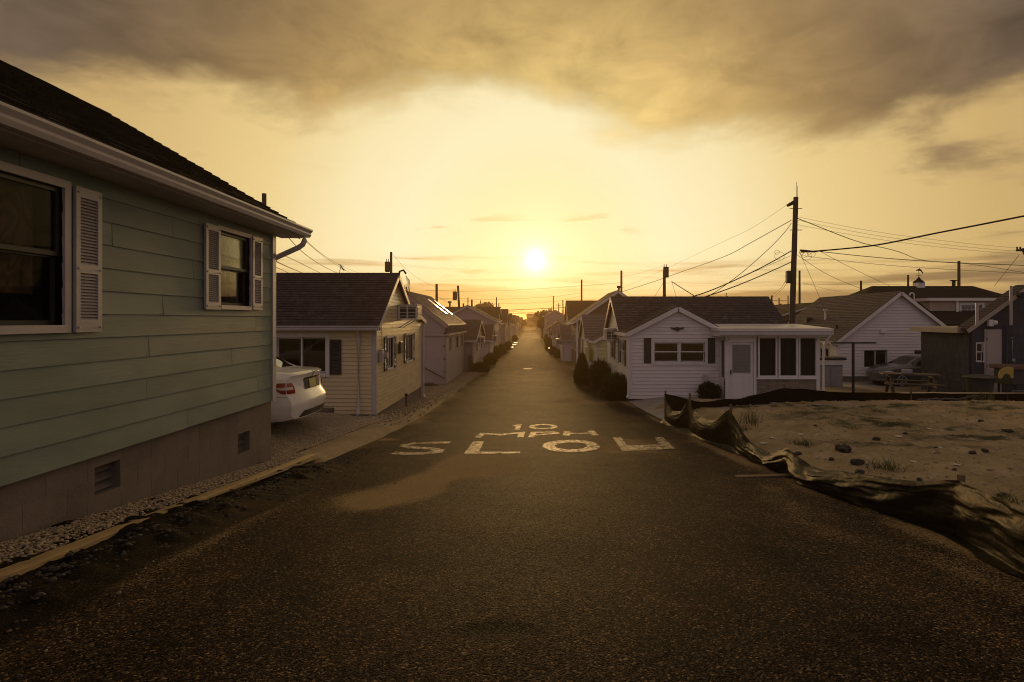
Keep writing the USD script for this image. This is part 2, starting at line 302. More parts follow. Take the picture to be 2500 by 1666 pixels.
# green boards: fibre-cement with a pressed wood grain
m_green = M("green_fibre_board", {"g": ("geometry", {}), "o": ("object_info", {}), "off": ("vector_math", {"math_type": "scale", "vector1": (17, 31, 13)}), "ad": ("vector_math", {"math_type": "add"}),
    "m": ("mapping", {"scale": (1, .55, 9)}), "n": ("noise_texture", {"scale": 4.5, "detail": 6.0, "roughness": .65, "distortion": 1.6}),
    "m2": ("mapping", {"scale": (1, .6, 1.6)}), "n2": ("noise_texture", {"scale": 2.0, "detail": 4.0}),
    "r": ("rgb_ramp", {"ramp": [(.25, (.135, .172, .155)), (.5, (.178, .220, .197)), (.8, (.232, .272, .234))]}),
    "mr": ("map_range", {"to_min": .86, "to_max": 1.14}), "h": ("hsv", {}), "b": ("bump", {"strength": .30, "distance": .008}), "p": ("principled_bsdf", {"roughness": .55, "specular_ior_level": .35})},
    [("o.random", "off.scale"), ("g.position", "ad.vector1"), ("off.vector", "ad.vector2"), ("ad.vector", "m.vector"), ("m.vector", "n.vector"), ("ad.vector", "m2.vector"), ("m2.vector", "n2.vector"), ("n2.fac", "r.fac"),
     ("o.random", "mr.value"), ("mr.result", "h.value"), ("r.color", "h.color"), ("h.color", "p.base_color"), ("n.fac", "b.height"), ("b.normal", "p.normal")])
m_ply = M("plywood", {"g": ("geometry", {}), "m": ("mapping", {"scale": (1.0, 1.5, 1.1)}), "n": ("noise_texture", {"scale": 1.3, "detail": 2.0, "distortion": .8}),
    "k": ("math", {"math_type": "multiply", "value2": 70.0}), "s": ("math", {"math_type": "sine"}), "mr": ("map_range", {"from_min": -1, "from_max": 1}),
    "r": ("rgb_ramp", {"ramp": [(0, (.06, .032, .018)), (.55, (.10, .055, .028)), (1, (.16, .09, .045))]}), "p": ("principled_bsdf", {"roughness": .7})},
    [("g.position", "m.vector"), ("m.vector", "n.vector"), ("n.fac", "k.value1"), ("k.value", "s.value1"), ("s.value", "mr.value"), ("mr.result", "r.fac"), ("r.color", "p.base_color")])
m_carpaint = plain("white_car_paint", (.74, .71, .69), .28, .03, 1.0, rnd=0, coat=.8)
m_cardark = plain("dark_car_paint", (.05, .05, .06), .28, .05, 1.0, rnd=0, coat=.8)
m_red = plain("red_lamp_lens", (.20, .012, .010), .12, .15, 20.0, coat=.6)
m_clearlens = plain("clear_lamp_lens", (.55, .50, .48), .12, .2, 26.0, coat=.6)
m_plate = plain("plate_yellow", (.42, .36, .12), .4, .1, 9.0)

# silt-fence plastic
m_fence = M("black_woven_plastic", {"g": ("geometry", {}), "n": ("noise_texture", {"scale": 16.0, "detail": 5.0, "roughness": .6, "distortion": .5}), "m": ("mapping", {"scale": (2.0, 2.0, 14.0)}),
    "n2": ("noise_texture", {"scale": 3.0, "detail": 4.0}), "b": ("bump", {"strength": .45, "distance": .015}), "b2": ("bump", {"strength": .4, "distance": .02}),
    "r": ("rgb_ramp", {"ramp": [(.3, (.006, .0055, .005)), (.7, (.013, .0115, .0095))]}), "p": ("principled_bsdf", {"roughness": .48, "specular_ior_level": .045, "specular_tint": (1.0, .72, .36)}),
    "t": ("translucent_bsdf", {"color": (.30, .20, .07)}), "mx": ("mix_closure", {"fac": .02})},
    [("g.position", "n.vector"), ("g.position", "m.vector"), ("m.vector", "n2.vector"), ("n.fac", "b.height"), ("n2.fac", "b2.height"), ("b.normal", "b2.normal"), ("b2.normal", "p.normal"),
     ("n.fac", "r.fac"), ("r.color", "p.base_color"), ("p.BSDF", "mx.closure1"), ("t.BSDF", "mx.closure2")], surface="mx.closure")

# sand
def sandmat(name, a, b, c, grass=0.0):
    n = {"g": ("geometry", {}), "n": ("noise_texture", {"scale": 1.1, "detail": 8.0, "roughness": .68}), "n2": ("noise_texture", {"scale": 26.0, "detail": 6.0, "roughness": .72}),
         "v": ("voronoi_texture", {"scale": 46.0, "randomness": 1.0}), "r": ("rgb_ramp", {"ramp": [(.3, a), (.52, b), (.72, c)]}),
         "r2": ("rgb_ramp", {"ramp": [(.28, (.28, .28, .28)), (.42, (.8, .8, .8)), (.66, (1, 1, 1)), (.8, (1.5, 1.45, 1.4))]}),
         "mx": ("mix_color", {"blend_type": "multiply", "fac": .9}), "b": ("bump", {"strength": .8, "distance": .05}), "b2": ("bump", {"strength": .5, "distance": .02}), "p": ("principled_bsdf", {"roughness": .9, "specular_ior_level": .25})}
    l = [("g.position", "n.vector"), ("g.position", "n2.vector"), ("g.position", "v.vector"), ("n.fac", "r.fac"), ("n2.fac", "r2.fac"), ("r.color", "mx.a"), ("r2.color", "mx.b"),
         ("n2.fac", "b.height"), ("v.distance", "b2.height"), ("b.normal", "b2.normal"), ("b2.normal", "p.normal")]
    if grass:
        n["at"] = ("attribute", {"attribute": "grass"}); n["gm"] = ("mix_color", {"b": (.045, .05, .018)})
        l += [("at.fac", "gm.fac"), ("mx.result", "gm.a"), ("gm.result", "p.base_color")]
    else: l += [("mx.result", "p.base_color")]
    return M(name, n, l)
m_ground = sandmat("sandy_ground", (.19, .15, .095), (.29, .235, .155), (.40, .33, .23))
m_lot = sandmat("lot_sand", (.28, .205, .105), (.43, .33, .185), (.54, .425, .26), grass=1.0)
m_drive = sandmat("gravel_drive", (.22, .19, .155), (.32, .28, .235), (.42, .38, .33))

# asphalt with sand blown over it (vertex values sand and stain say where)
m_road = M("worn_asphalt", {
    "g": ("geometry", {}), "v": ("voronoi_texture", {"scale": 105.0, "randomness": 1.0}), "v2": ("voronoi_texture", {"scale": 24.0, "randomness": 1.0}),
    "tm": ("mapping", {"scale": (1.0, .45, 1.0)}), "n": ("noise_texture", {"scale": 1.5, "detail": 8.0, "roughness": .72}), "nf": ("noise_texture", {"scale": 48.0, "detail": 4.0, "roughness": .7}),
    "sc": ("separate_color", {}),
    "agg": ("rgb_ramp", {"ramp": [(0, (.005, .004, .0035)), (.45, (.016, .0125, .0105)), (.78, (.038, .028, .020)), (.93, (.075, .053, .034)), (1, (.22, .155, .085))]}),
    "big": ("rgb_ramp", {"ramp": [(.3, (.50, .51, .54)), (.5, (1, 1, 1)), (.70, (1.75, 1.55, 1.30))]}),
    "mul": ("mix_color", {"blend_type": "multiply", "fac": 1.0, "use_clamp_result": False}),
    "sand": ("attribute", {"attribute": "sand"}), "stain": ("attribute", {"attribute": "stain"}),
    "vd": ("math", {"math_type": "multiply_add", "value2": 1.1}), "vo": ("math", {"math_type": "add", "value2": -.42}), "nfm": ("math", {"math_type": "multiply_add", "value2": 1.9, "value3": -.95}), "nm": ("math", {"math_type": "multiply_add", "value2": .9, "value3": -.45}),
    "s1": ("math", {"math_type": "add"}), "s2": ("math", {"math_type": "add"}),
    "sm": ("map_range", {"range_type": "smoothstep", "from_min": .40, "from_max": .90, "to_max": .9, "clamp": True}),
    "sandc": ("rgb_ramp", {"ramp": [(.3, (.20, .145, .075)), (.7, (.33, .25, .14))]}),
    "ms": ("mix_color", {}), "mst": ("mix_color", {"b": (.008, .007, .006)}),
    "st1": ("math", {"math_type": "add"}), "stm": ("map_range", {"range_type": "smoothstep", "from_min": .35, "from_max": .65, "to_max": .85, "clamp": True}),
    "hgt": ("math", {"math_type": "multiply_add", "value2": -.8}), "b": ("bump", {"strength": .6, "distance": .005}),
    "rg": ("map_range", {"to_min": .62, "to_max": .85}), "rs": ("mix_float", {"b": .95}),
    "p": ("principled_bsdf", {"specular_ior_level": .014})},
    [("g.position", "v.vector"), ("g.position", "v2.vector"), ("g.position", "tm.vector"), ("tm.vector", "n.vector"), ("g.position", "nf.vector"), ("v.color", "sc.color"), ("sc.r", "agg.fac"), ("n.fac", "big.fac"),
     ("agg.color", "mul.a"), ("big.color", "mul.b"), ("nf.fac", "nfm.value1"), ("v.distance", "vo.value1"), ("vo.value", "vd.value1"), ("nfm.value", "vd.value3"), ("n.fac", "nm.value1"), ("sand.fac", "s1.value1"), ("vd.value", "s1.value2"), ("s1.value", "s2.value1"), ("nm.value", "s2.value2"), ("s2.value", "sm.value"),
     ("nf.fac", "sandc.fac"), ("mul.result", "ms.a"), ("sandc.color", "ms.b"), ("sm.result", "ms.fac"), ("stain.fac", "st1.value1"), ("nm.value", "st1.value2"), ("st1.value", "stm.value"),
     ("ms.result", "mst.a"), ("stm.result", "mst.fac"), ("mst.result", "p.base_color"), ("v.distance", "hgt.value1"), ("nf.fac", "hgt.value3"), ("hgt.value", "b.height"), ("b.normal", "p.normal"),
     ("sc.g", "rg.value"), ("rg.result", "rs.a"), ("sm.result", "rs.fac"), ("rs.value", "p.roughness") if False else ("rs.result", "p.roughness")])
m_paint = M("worn_road_paint", {"g": ("geometry", {}), "n": ("noise_texture", {"scale": 14.0, "detail": 7.0, "roughness": .75}), "m": ("mapping", {"scale": (1.0, .35, 1.0)}), "n2": ("noise_texture", {"scale": 60.0, "detail": 3.0}),
    "r": ("rgb_ramp", {"ramp": [(.3, (.22, .175, .11)), (.6, (.44, .36, .24))]}), "ad": ("math", {"math_type": "add"}), "mk": ("map_range", {"range_type": "smoothstep", "from_min": .90, "from_max": 1.07, "clamp": True}),
    "p": ("principled_bsdf", {"roughness": .62}), "t": ("transparent_bsdf", {}), "mx": ("mix_closure", {})},
    [("g.position", "m.vector"), ("m.vector", "n.vector"), ("g.position", "n2.vector"), ("n.fac", "r.fac"), ("r.color", "p.base_color"), ("n.fac", "ad.value1"), ("n2.fac", "ad.value2"), ("ad.value", "mk.value"), ("mk.result", "mx.fac"),
     ("t.BSDF", "mx.closure1"), ("p.BSDF", "mx.closure2")], surface="mx.closure")
m_water = M("bay_water", {"g": ("geometry", {}), "m": ("mapping", {"scale": (.6, 1.6, 1)}), "n": ("noise_texture", {"scale": .5, "detail": 5.0}), "b": ("bump", {"strength": .3, "distance": .4}), "p": ("principled_bsdf", {"base_color": (.02, .025, .028), "roughness": .12})},
    [("g.position", "m.vector"), ("m.vector", "n.vector"), ("n.fac", "b.height"), ("b.normal", "p.normal")])
#__PART2__
# ------------------------------------------------------------------ building kit
class Frame:
    """a plane: origin, across, up, outward"""
    def __init__(s, O, U, W=(0, 0, 1)):
        s.O, s.U, s.W = np.asarray(O, float), np.asarray(U, float), np.asarray(W, float)
        s.U = s.U / np.linalg.norm(s.U); s.W = s.W / np.linalg.norm(s.W); s.N = np.cross(s.U, s.W); s.N /= np.linalg.norm(s.N)
    def p(s, u, w, n=0.0):
        u, w, n = np.broadcast_arrays(np.asarray(u, float), np.asarray(w, float), np.asarray(n, float))
        return s.O + u[..., None] * s.U + w[..., None] * s.W + n[..., None] * s.N

def polys(g):
    if g.is_empty: return []
    return [q for q in getattr(g, "geoms", [g]) if isinstance(q, Polygon) and q.area > 1e-5]

def tri(poly):
    ext = np.array(poly.exterior.coords)[:-1]
    if not poly.exterior.is_ccw: ext = ext[::-1]
    if not poly.interiors and len(ext) <= 5 and poly.convex_hull.area - poly.area < 1e-7:
        return ext, np.array([(0, k, k + 1) for k in range(1, len(ext) - 1)])
    v, f = trimesh.creation.triangulate_polygon(poly, engine="earcut")
    a = v[f]; s = np.cross(a[:, 1] - a[:, 0], a[:, 2] - a[:, 0])
    f = np.where(s[:, None] < 0, f[:, ::-1], f)
    return np.asarray(v), np.asarray(f)

def slab(mb, F, poly, n0, n1):
    """polygon in a frame as a slab from n0 (back) to n1 (front)"""
    v, f = tri(poly)
    mb.add(F.p(v[:, 0], v[:, 1], n1), f); mb.add(F.p(v[:, 0], v[:, 1], n0), f[:, ::-1])
    for ring in [poly.exterior, *poly.interiors]:
        c = np.array(ring.coords)
        if ring.is_ccw != (ring is poly.exterior): c = c[::-1]
        a, b = c[:-1], c[1:]
        q = np.stack([F.p(a[:, 0], a[:, 1], n0), F.p(b[:, 0], b[:, 1], n0), F.p(b[:, 0], b[:, 1], n1), F.p(a[:, 0], a[:, 1], n1)], 1)
        mb.add(q.reshape(-1, 3), np.arange(4 * len(a)).reshape(-1, 4))
    return mb

def wedge(mb, F, poly, w0, w1, tb, tt):
    """one board or shingle: thick at its lower edge, thin at its upper edge"""
    v, f = tri(poly)
    off = lambda w: tt + (tb - tt) * (w1 - w) / (w1 - w0)
    mb.add(F.p(v[:, 0], v[:, 1], off(v[:, 1])), f)
    c = np.array(poly.exterior.coords)
    if not poly.exterior.is_ccw: c = c[::-1]
    a, b = c[:-1], c[1:]
    q = np.stack([F.p(a[:, 0], a[:, 1], 0), F.p(b[:, 0], b[:, 1], 0), F.p(b[:, 0], b[:, 1], off(b[:, 1])), F.p(a[:, 0], a[:, 1], off(a[:, 1]))], 1)
    mb.add(q.reshape(-1, 3), np.arange(4 * len(a)).reshape(-1, 4))

CAMP = np.array([0, 0, CZ])
def rows(parent, F, poly, expo, tb, tt, mats, name, holes=(), seg=None, gap=.004, jit=0.0, start=0.0, parts=True, limit=300, stuffname=None, r=None, skew=.5, groove=0.0):
    """courses of boards or shingles over a polygon of the frame"""
    r = r or np.random.default_rng(5)
    cut = unary_union(list(holes)) if holes else None
    u0, w0, u1, w1 = poly.bounds; pieces = []
    k = 0; w = w0 + start
    while w < w1 - 1e-4:
        lo, hi = w, w + expo
        st = poly.intersection(sbox(u0 - 1, lo, u1 + 1, min(hi, w1 + 1)))
        if cut is not None: st = st.difference(cut)
        if seg:
            xs = []; x = u0 - seg + (seg * skew * (k % 2)) + (r.random() * jit * seg)
            while x < u1 + seg:
                xs.append(x); x += seg * (1 + jit * (r.random() - .5))
            for a, b in zip(xs[:-1], xs[1:]):
                dj = (r.random() - .5) * jit * .12 * expo if jit else 0
                for q in polys(st.intersection(sbox(a + gap / 2, lo + max(0, dj), b - gap / 2, hi))): pieces.append((q, lo, hi))
        else:
            if groove: st = st.intersection(sbox(u0 - 1, lo + groove * expo, u1 + 1, hi + 1))
            for q in polys(st): pieces.append((q, lo, hi))
        k += 1; w = hi
    if not parts:
        mb = MB()
        for q, lo, hi in pieces: wedge(mb, F, q, lo, hi, tb * (1 + .3 * (r.random() - .5) * (jit > 0)), tt)
        if pieces: put(parent, name, mb, mats[0], kind="stuff" if len(pieces) > 1 else None)
        return
    score = []
    for q, lo, hi in pieces:
        c = F.p(q.centroid.x, q.centroid.y); d = c - CAMP; vis = (c[1] > .5) and (abs(d[0]) < 1.05 * c[1] + .5)
        score.append(-(q.area / (d @ d)) * (1 if vis else .001))
    order = np.argsort(score, kind="stable"); rest = MB(); nrest = 0
    for idx, i in enumerate(order):
        q, lo, hi = pieces[i]
        t = tb * (1 + .35 * (r.random() - .5)) if jit else tb
        if idx < limit:
            mb = MB(); wedge(mb, F, q, lo, hi, t, tt); put(parent, name, mb, mats[int(r.integers(len(mats)))])
        else:
            wedge(rest, F, q, lo, hi, t, tt); nrest += 1
    if nrest: put(parent, stuffname or ("remaining_" + name + "s"), rest, mats[0], kind="stuff")

def window(t, F, u, w, wd, ht, style="double", frame=None, glass=None, casing=.07, proud=.03, back=None, muntin=0, backm=None, name="window", sash=None, vert=False):
    """window at the frame's (u, w) lower left; frame with sashes (part) and panes (sub-parts). Returns the hole it needs."""
    frame = frame or m_trim; sash = sash or frame
    mb = MB()
    def bar(u0, u1, w0, w1, n0, n1):
        slab(mb, F, sbox(u0, w0, u1, w1), n0, n1)
    c = casing
    bar(u - c, u, w - c, w + ht + c, -.06, proud); bar(u + wd, u + wd + c, w - c, w + ht + c, -.06, proud)
    bar(u, u + wd, w + ht, w + ht + c, -.06, proud + .004); bar(u, u + wd, w - c, w, -.06, proud + .012)
    win = put(t, name, mb, frame)
    s = .035
    def sashpane(u0, u1, w0, w1, n, nm="sash"):
        m2 = MB()
        for a in ((u0, u0 + s, w0, w1), (u1 - s, u1, w0, w1), (u0 + s, u1 - s, w0, w0 + s), (u0 + s, u1 - s, w1 - s, w1)):
            slab(m2, F, sbox(a[0], a[2], a[1], a[3]), n - .03, n)
        if muntin:
            for k in range(1, muntin):
                x = u0 + s + (u1 - u0 - 2 * s) * k / muntin; slab(m2, F, sbox(x - .008, w0 + s, x + .008, w1 - s), n - .02, n - .006)
            for k in range(1, muntin + 1):
                y = w0 + s + (w1 - w0 - 2 * s) * k / (muntin + 1); slab(m2, F, sbox(u0 + s, y - .008, u1 - s, y + .008), n - .022, n - .008)
        put(win, nm, m2, sash)
        m3 = MB(); slab(m3, F, sbox(u0 + s, w0 + s, u1 - s, w1 - s), n - .018, n - .012); put(win, "pane", m3, glass or m_glass)
    if style == "double":
        sashpane(u, u + wd, w + ht * .5, w + ht, -.012); sashpane(u, u + wd, w, w + ht * .5 + .02, -.046)
    elif style == "slider":
        sashpane(u, u + wd * .5 + .015, w, w + ht, -.012); sashpane(u + wd * .5 - .015, u + wd, w, w + ht, -.046)
    elif style == "quad":
        for a in (0, 1):
            sashpane(u + a * (wd / 2 + .03), u + wd / 2 - .03 + a * (wd / 2 + .03), w + ht * .5, w + ht, -.012); sashpane(u + a * (wd / 2 + .03), u + wd / 2 - .03 + a * (wd / 2 + .03), w, w + ht * .5 + .02, -.046)
        m4 = MB(); slab(m4, F, sbox(u + wd / 2 - .03, w, u + wd / 2 + .03, w + ht), -.05, .012); put(win, "mullion", m4, frame)
    else:
        sashpane(u, u + wd, w, w + ht, -.012)
    if back:   # curtain, blind or panel behind the glass
        m5 = MB(); fr = back if isinstance(back, tuple) else (0, 1, 0, 1)
        slab(m5, F, sbox(u + wd * fr[0], w + ht * fr[2], u + wd * fr[1], w + ht * fr[3]), -.125, -.105); put(win, "inner_panel", m5, backm or m_darkin)
    return sbox(u, w, u + wd, w + ht)

def shutter(t, F, u, w, wd, ht, mat, n_slat=0, mid=.56, name="shutter"):
    """louvred shutter: frame with rails (part), slats (sub-parts)"""
    mb = MB(); st = wd * .16
    def bar(u0, u1, w0, w1, n1=.045): slab(mb, F, sbox(u0, w0, u1, w1), .017, n1)
    bar(u, u + st, w, w + ht); bar(u + wd - st, u + wd, w, w + ht)
    lo, hi, mr = ht * .085, ht * .07, ht * .06
    bar(u + st, u + wd - st, w, w + lo); bar(u + st, u + wd - st, w + ht - hi, w + ht); bar(u + st, u + wd - st, w + ht * (1 - mid) - mr / 2, w + ht * (1 - mid) + mr / 2)
    slab(mb, F, sbox(u + st, w + lo, u + wd - st, w + ht - hi), .016, .020)
    for uu in (u + st / 2, u + wd - st / 2):
        for ww in (w + .04, w + ht * (1 - mid), w + ht - .04):
            c = F.p(uu, ww, .047); mb.tm(trimesh.creation.icosphere(1, .010).apply_translation(c))
    s = put(t, name, mb, mat)
    if n_slat:
        spans = ((w + lo, w + ht * (1 - mid) - mr / 2), (w + ht * (1 - mid) + mr / 2, w + ht - hi))
        tot = sum(b - a for a, b in spans); joined = MB()
        for a, b in spans:
            k = max(3, round(n_slat * (b - a) / tot)); h = (b - a) / k
            for i in range(k):
                m2 = MB(); z0 = a + i * h
                P = [F.p(u + st, z0, .042), F.p(u + wd - st, z0, .042), F.p(u + wd - st, z0 + h * .82, .023), F.p(u + st, z0 + h * .82, .023)]
                Q = [F.p(u + st, z0, .036), F.p(u + wd - st, z0, .036), F.p(u + wd - st, z0 + h * .82, .019), F.p(u + st, z0 + h * .82, .019)]
                m2.add(P + Q, [(0, 1, 2, 3), (7, 6, 5, 4), (0, 4, 5, 1), (3, 2, 6, 7)]); put(s, "slat", m2, mat)
    return s

def gutter(t, p, q, out, mat, r=.062, name="gutter"):
    """K-shaped gutter along an eave; out = horizontal direction away from the wall"""
    p, q, out = np.asarray(p, float), np.asarray(q, float), np.asarray(out, float)
    prof = [(0, 0), (0, -.115), (.072, -.115), (.092, -.08), (.086, -.055), (.118, -.022), (.118, -.004), (.106, -.004), (.106, -.012)]
    prof += [(a - .004 if a > .05 else a + .004, b + .004) for a, b in prof[::-1][2:-1]]
    mb = MB(); P = []
    for e in (p, q):
        P.append([e + out * a * r / .062 + np.array([0, 0, b * r / .062]) for a, b in prof])
    P = np.array(P); n = P.shape[1]
    f = [(i, (i + 1) % n, n + (i + 1) % n, n + i) for i in range(n)]
    mb.add(P.reshape(-1, 3), f)
    for e in (0, 1):
        c = P[e]; k = len(prof) // 2 + 2
        mb.add(c[:9], [(0, i, i + 1) for i in range(1, 6)])
    return put(t, name, mb, mat)

class House:
    """a gabled bungalow. ridge 'x' (gables on the two ends) or 'y' (gable towards the camera)"""
    def __init__(s, name, label, x0, x1, y0, y1, zb, ze, zr, ridge, wall, roof, trim=None, group=None, cat="house", ridge_at=None, over=.22, rake=.18,
                 expo=.2, wins=(), wparts=(), rparts=False, rseg=.3, rexpo=.15, found=0.0, tb=.022, corner=True, rstuff=True, skip=(), wallseg=None, foundmat=None, face="E", roofplanes="ab", detail=True, wmats=None, fascia=True, into=None, over_polys=None, groove=.12):
        s.__dict__.update(locals())
        trim = s.trim = trim or m_trim
        s.t = into or thing(name, label, cat, ((x0 + x1) / 2, (y0 + y1) / 2, zb), group)
        t = s.t; W, L = x1 - x0, y1 - y0; H = ze - zb
        s.F = {"S": Frame((x0, y0, zb), (1, 0, 0)), "N": Frame((x1, y1, zb), (-1, 0, 0)), "E": Frame((x1, y0, zb), (0, 1, 0)), "W": Frame((x0, y1, zb), (0, -1, 0))}
        s.len = {"S": W, "N": W, "E": L, "W": L}
        rp = ridge_at if ridge_at is not None else ((y0 + y1) / 2 if ridge == "x" else (x0 + x1) / 2)
        s.rp = rp
        gu = {"E": rp - y0, "W": y1 - rp} if ridge == "x" else {"S": rp - x0, "N": x1 - rp}
        hr = zr - zb
        s.poly = {k: Polygon([(0, 0), (s.len[k], 0), (s.len[k], H)] + ([(gu[k], hr)] if k in gu else []) + [(0, H)]) for k in "SNEW"}
        s.poly.update(over_polys or {})
        holes = {k: [] for k in "SNEW"}
        for wspec in wins:
            k = wspec[0]; kw = wspec[6] if len(wspec) > 6 else {}
            holes[k].append(window(t, s.F[k], wspec[1], wspec[2], wspec[3], wspec[4], wspec[5], **kw))
        s.holes = holes
        fh = found
        for k in "SNEW":
            if k in skip: continue
            p = s.poly[k]
            for h in holes[k]: p = p.difference(h)
            p = p.intersection(sbox(-1, fh, 99, 99))
            mb = MB()
            for q in polys(p): slab(mb, s.F[k], q, -.09, 0)
            wt = put(t, "wall", mb, wall)
            if k != "N" and detail:
                full = s.poly[k].intersection(sbox(-1, fh, 99, 99))
                rows(wt, s.F[k], full, expo, tb, .006 if not wallseg else .003, wmats or [wall], "siding_board", holes[k], seg=wallseg, parts=k in wparts, jit=.0 if not wallseg else .3, groove=s.groove if not wallseg else .035)
            if fh:
                mb = MB(); slab(mb, s.F[k], sbox(0, 0, s.len[k], fh), -.14, -.02); put(t, "foundation", mb, foundmat or m_conc)
        if corner:
            for (cx, cy, sx, sy) in ((x0, y0, -1, -1), (x1, y0, 1, -1), (x1, y1, 1, 1), (x0, y1, -1, 1)):
                mb = MB(); a = .09
                mb.box(min(cx + sx * .026, cx - sx * a), max(cx + sx * .026, cx - sx * a), min(cy, cy + sy * .026), max(cy, cy + sy * .026), zb + fh, ze - .01)
                mb.box(min(cx, cx + sx * .024), max(cx, cx + sx * .024), min(cy - sy * a, cy - sy * .001), max(cy - sy * a, cy - sy * .001), zb + fh, ze - .01)
                put(t, "corner_trim", mb, trim)
        s.roofs = []
        if roofplanes: s.make_roof(rp, over, rake)
    def plane(s, O, U, Wv, length, run, mat, parts, thick=.07):
        F = Frame(O, U, Wv); poly = sbox(0, 0, length, run)
        mb = MB(); slab(mb, F, poly, -thick, 0)
        r = put(s.t, "roof", mb, mat)
        rows(r, F, poly, s.rexpo, .020, .003, [mat], "shingle", seg=s.rseg, gap=.014, jit=.25, parts=parts, limit=300, stuffname="further_shingles", r=np.random.default_rng(11))
        return F
    def make_roof(s, rp, over, rake):
        lift = .05
        if s.ridge == "x":
            sl1 = np.array([0, rp - s.y0, s.zr - s.ze]); sl2 = np.array([0, rp - s.y1, s.zr - s.ze])
            n1, n2 = np.linalg.norm(sl1), np.linalg.norm(sl2); sl1 /= n1; sl2 /= n2
            e1 = over / sl1[1]; e2 = over / -sl2[1]; a, b = s.x0 - rake, s.x1 + rake
            up1 = np.array([0, -sl1[2], sl1[1]]) * lift; up2 = np.array([0, sl2[2], -sl2[1]]) * lift
            O1 = np.array([a, s.y0, s.ze]) - sl1 * e1 + up1; O2 = np.array([b, s.y1, s.ze]) - sl2 * e2 + up2
            s.plane(O1, (1, 0, 0), sl1, b - a, n1 + e1 + .01, s.roof, s.rparts); s.plane(O2, (-1, 0, 0), sl2, b - a, n2 + e2 + .01, s.roof, False)
            s.eaves = [(O1, O1 + np.array([b - a, 0, 0]), np.array([0, -1.0, 0])), (O2, O2 - np.array([b - a, 0, 0]), np.array([0, 1.0, 0]))]
            for xx in (a, b):
                for sl, n, e, yy in ((sl1, n1, e1, s.y0), (sl2, n2, e2, s.y1)):
                    mb = MB(); p = np.array([xx, yy, s.ze]) - sl * e; q = p + sl * (n + e); mb.beam(p - np.array([0, 0, .045]), q - np.array([0, 0, .045]), .03, .15, np.cross((1, 0, 0), sl)); put(s.t, "rake_board", mb, s.trim)
        else:
            sl1 = np.array([rp - s.x0, 0, s.zr - s.ze]); sl2 = np.array([rp - s.x1, 0, s.zr - s.ze])
            n1, n2 = np.linalg.norm(sl1), np.linalg.norm(sl2); sl1 /= n1; sl2 /= n2
            e1 = over / sl1[0]; e2 = over / -sl2[0]; a, b = s.y0 - rake, s.y1 + rake
            up1 = np.array([-sl1[2], 0, sl1[0]]) * lift; up2 = np.array([sl2[2], 0, -sl2[0]]) * lift
            O1 = np.array([s.x0, b, s.ze]) - sl1 * e1 + up1; O2 = np.array([s.x1, a, s.ze]) - sl2 * e2 + up2
            s.plane(O1, (0, -1, 0), sl1, b - a, n1 + e1 + .01, s.roof, s.rparts); s.plane(O2, (0, 1, 0), sl2, b - a, n2 + e2 + .01, s.roof, s.rparts and s.x1 < 0)
            s.eaves = [(O1, O1 - np.array([0, b - a, 0]), np.array([-1.0, 0, 0])), (O2, O2 + np.array([0, b - a, 0]), np.array([1.0, 0, 0]))]
            for yy in (a, b):
                for sl, n, e, xx in ((sl1, n1, e1, s.x0), (sl2, n2, e2, s.x1)):
                    mb = MB(); p = np.array([xx, yy, s.ze]) - sl * e; q = p + sl * (n + e); mb.beam(p - np.array([0, 0, .045]), q - np.array([0, 0, .045]), .03, .15, np.cross((0, 1, 0), sl)); put(s.t, "rake_board", mb, s.trim)
        if s.fascia:
            for p, q, out in s.eaves:
                mb = MB(); mb.beam(p - np.array([0, 0, .075]) - out * .012, q - np.array([0, 0, .075]) - out * .012, .024, .13); put(s.t, "fascia", mb, s.trim)
                # soffit closing the overhang
                mb = MB(); c0, c1 = p - np.array([0, 0, .14]) - out * .024, q - np.array([0, 0, .14]) - out * .024; w = over_w = s.over
                mb.add([c0, c1, c1 - out * w, c0 - out * w], [(0, 1, 2, 3)]); put(s.t, "soffit", mb, s.trim)

def downpipe(t, pts, mat, r=.04, name="downpipe"):
    mb = MB(); mb.tube(pts, r, 8); put(t, name, mb, mat, smooth=40)

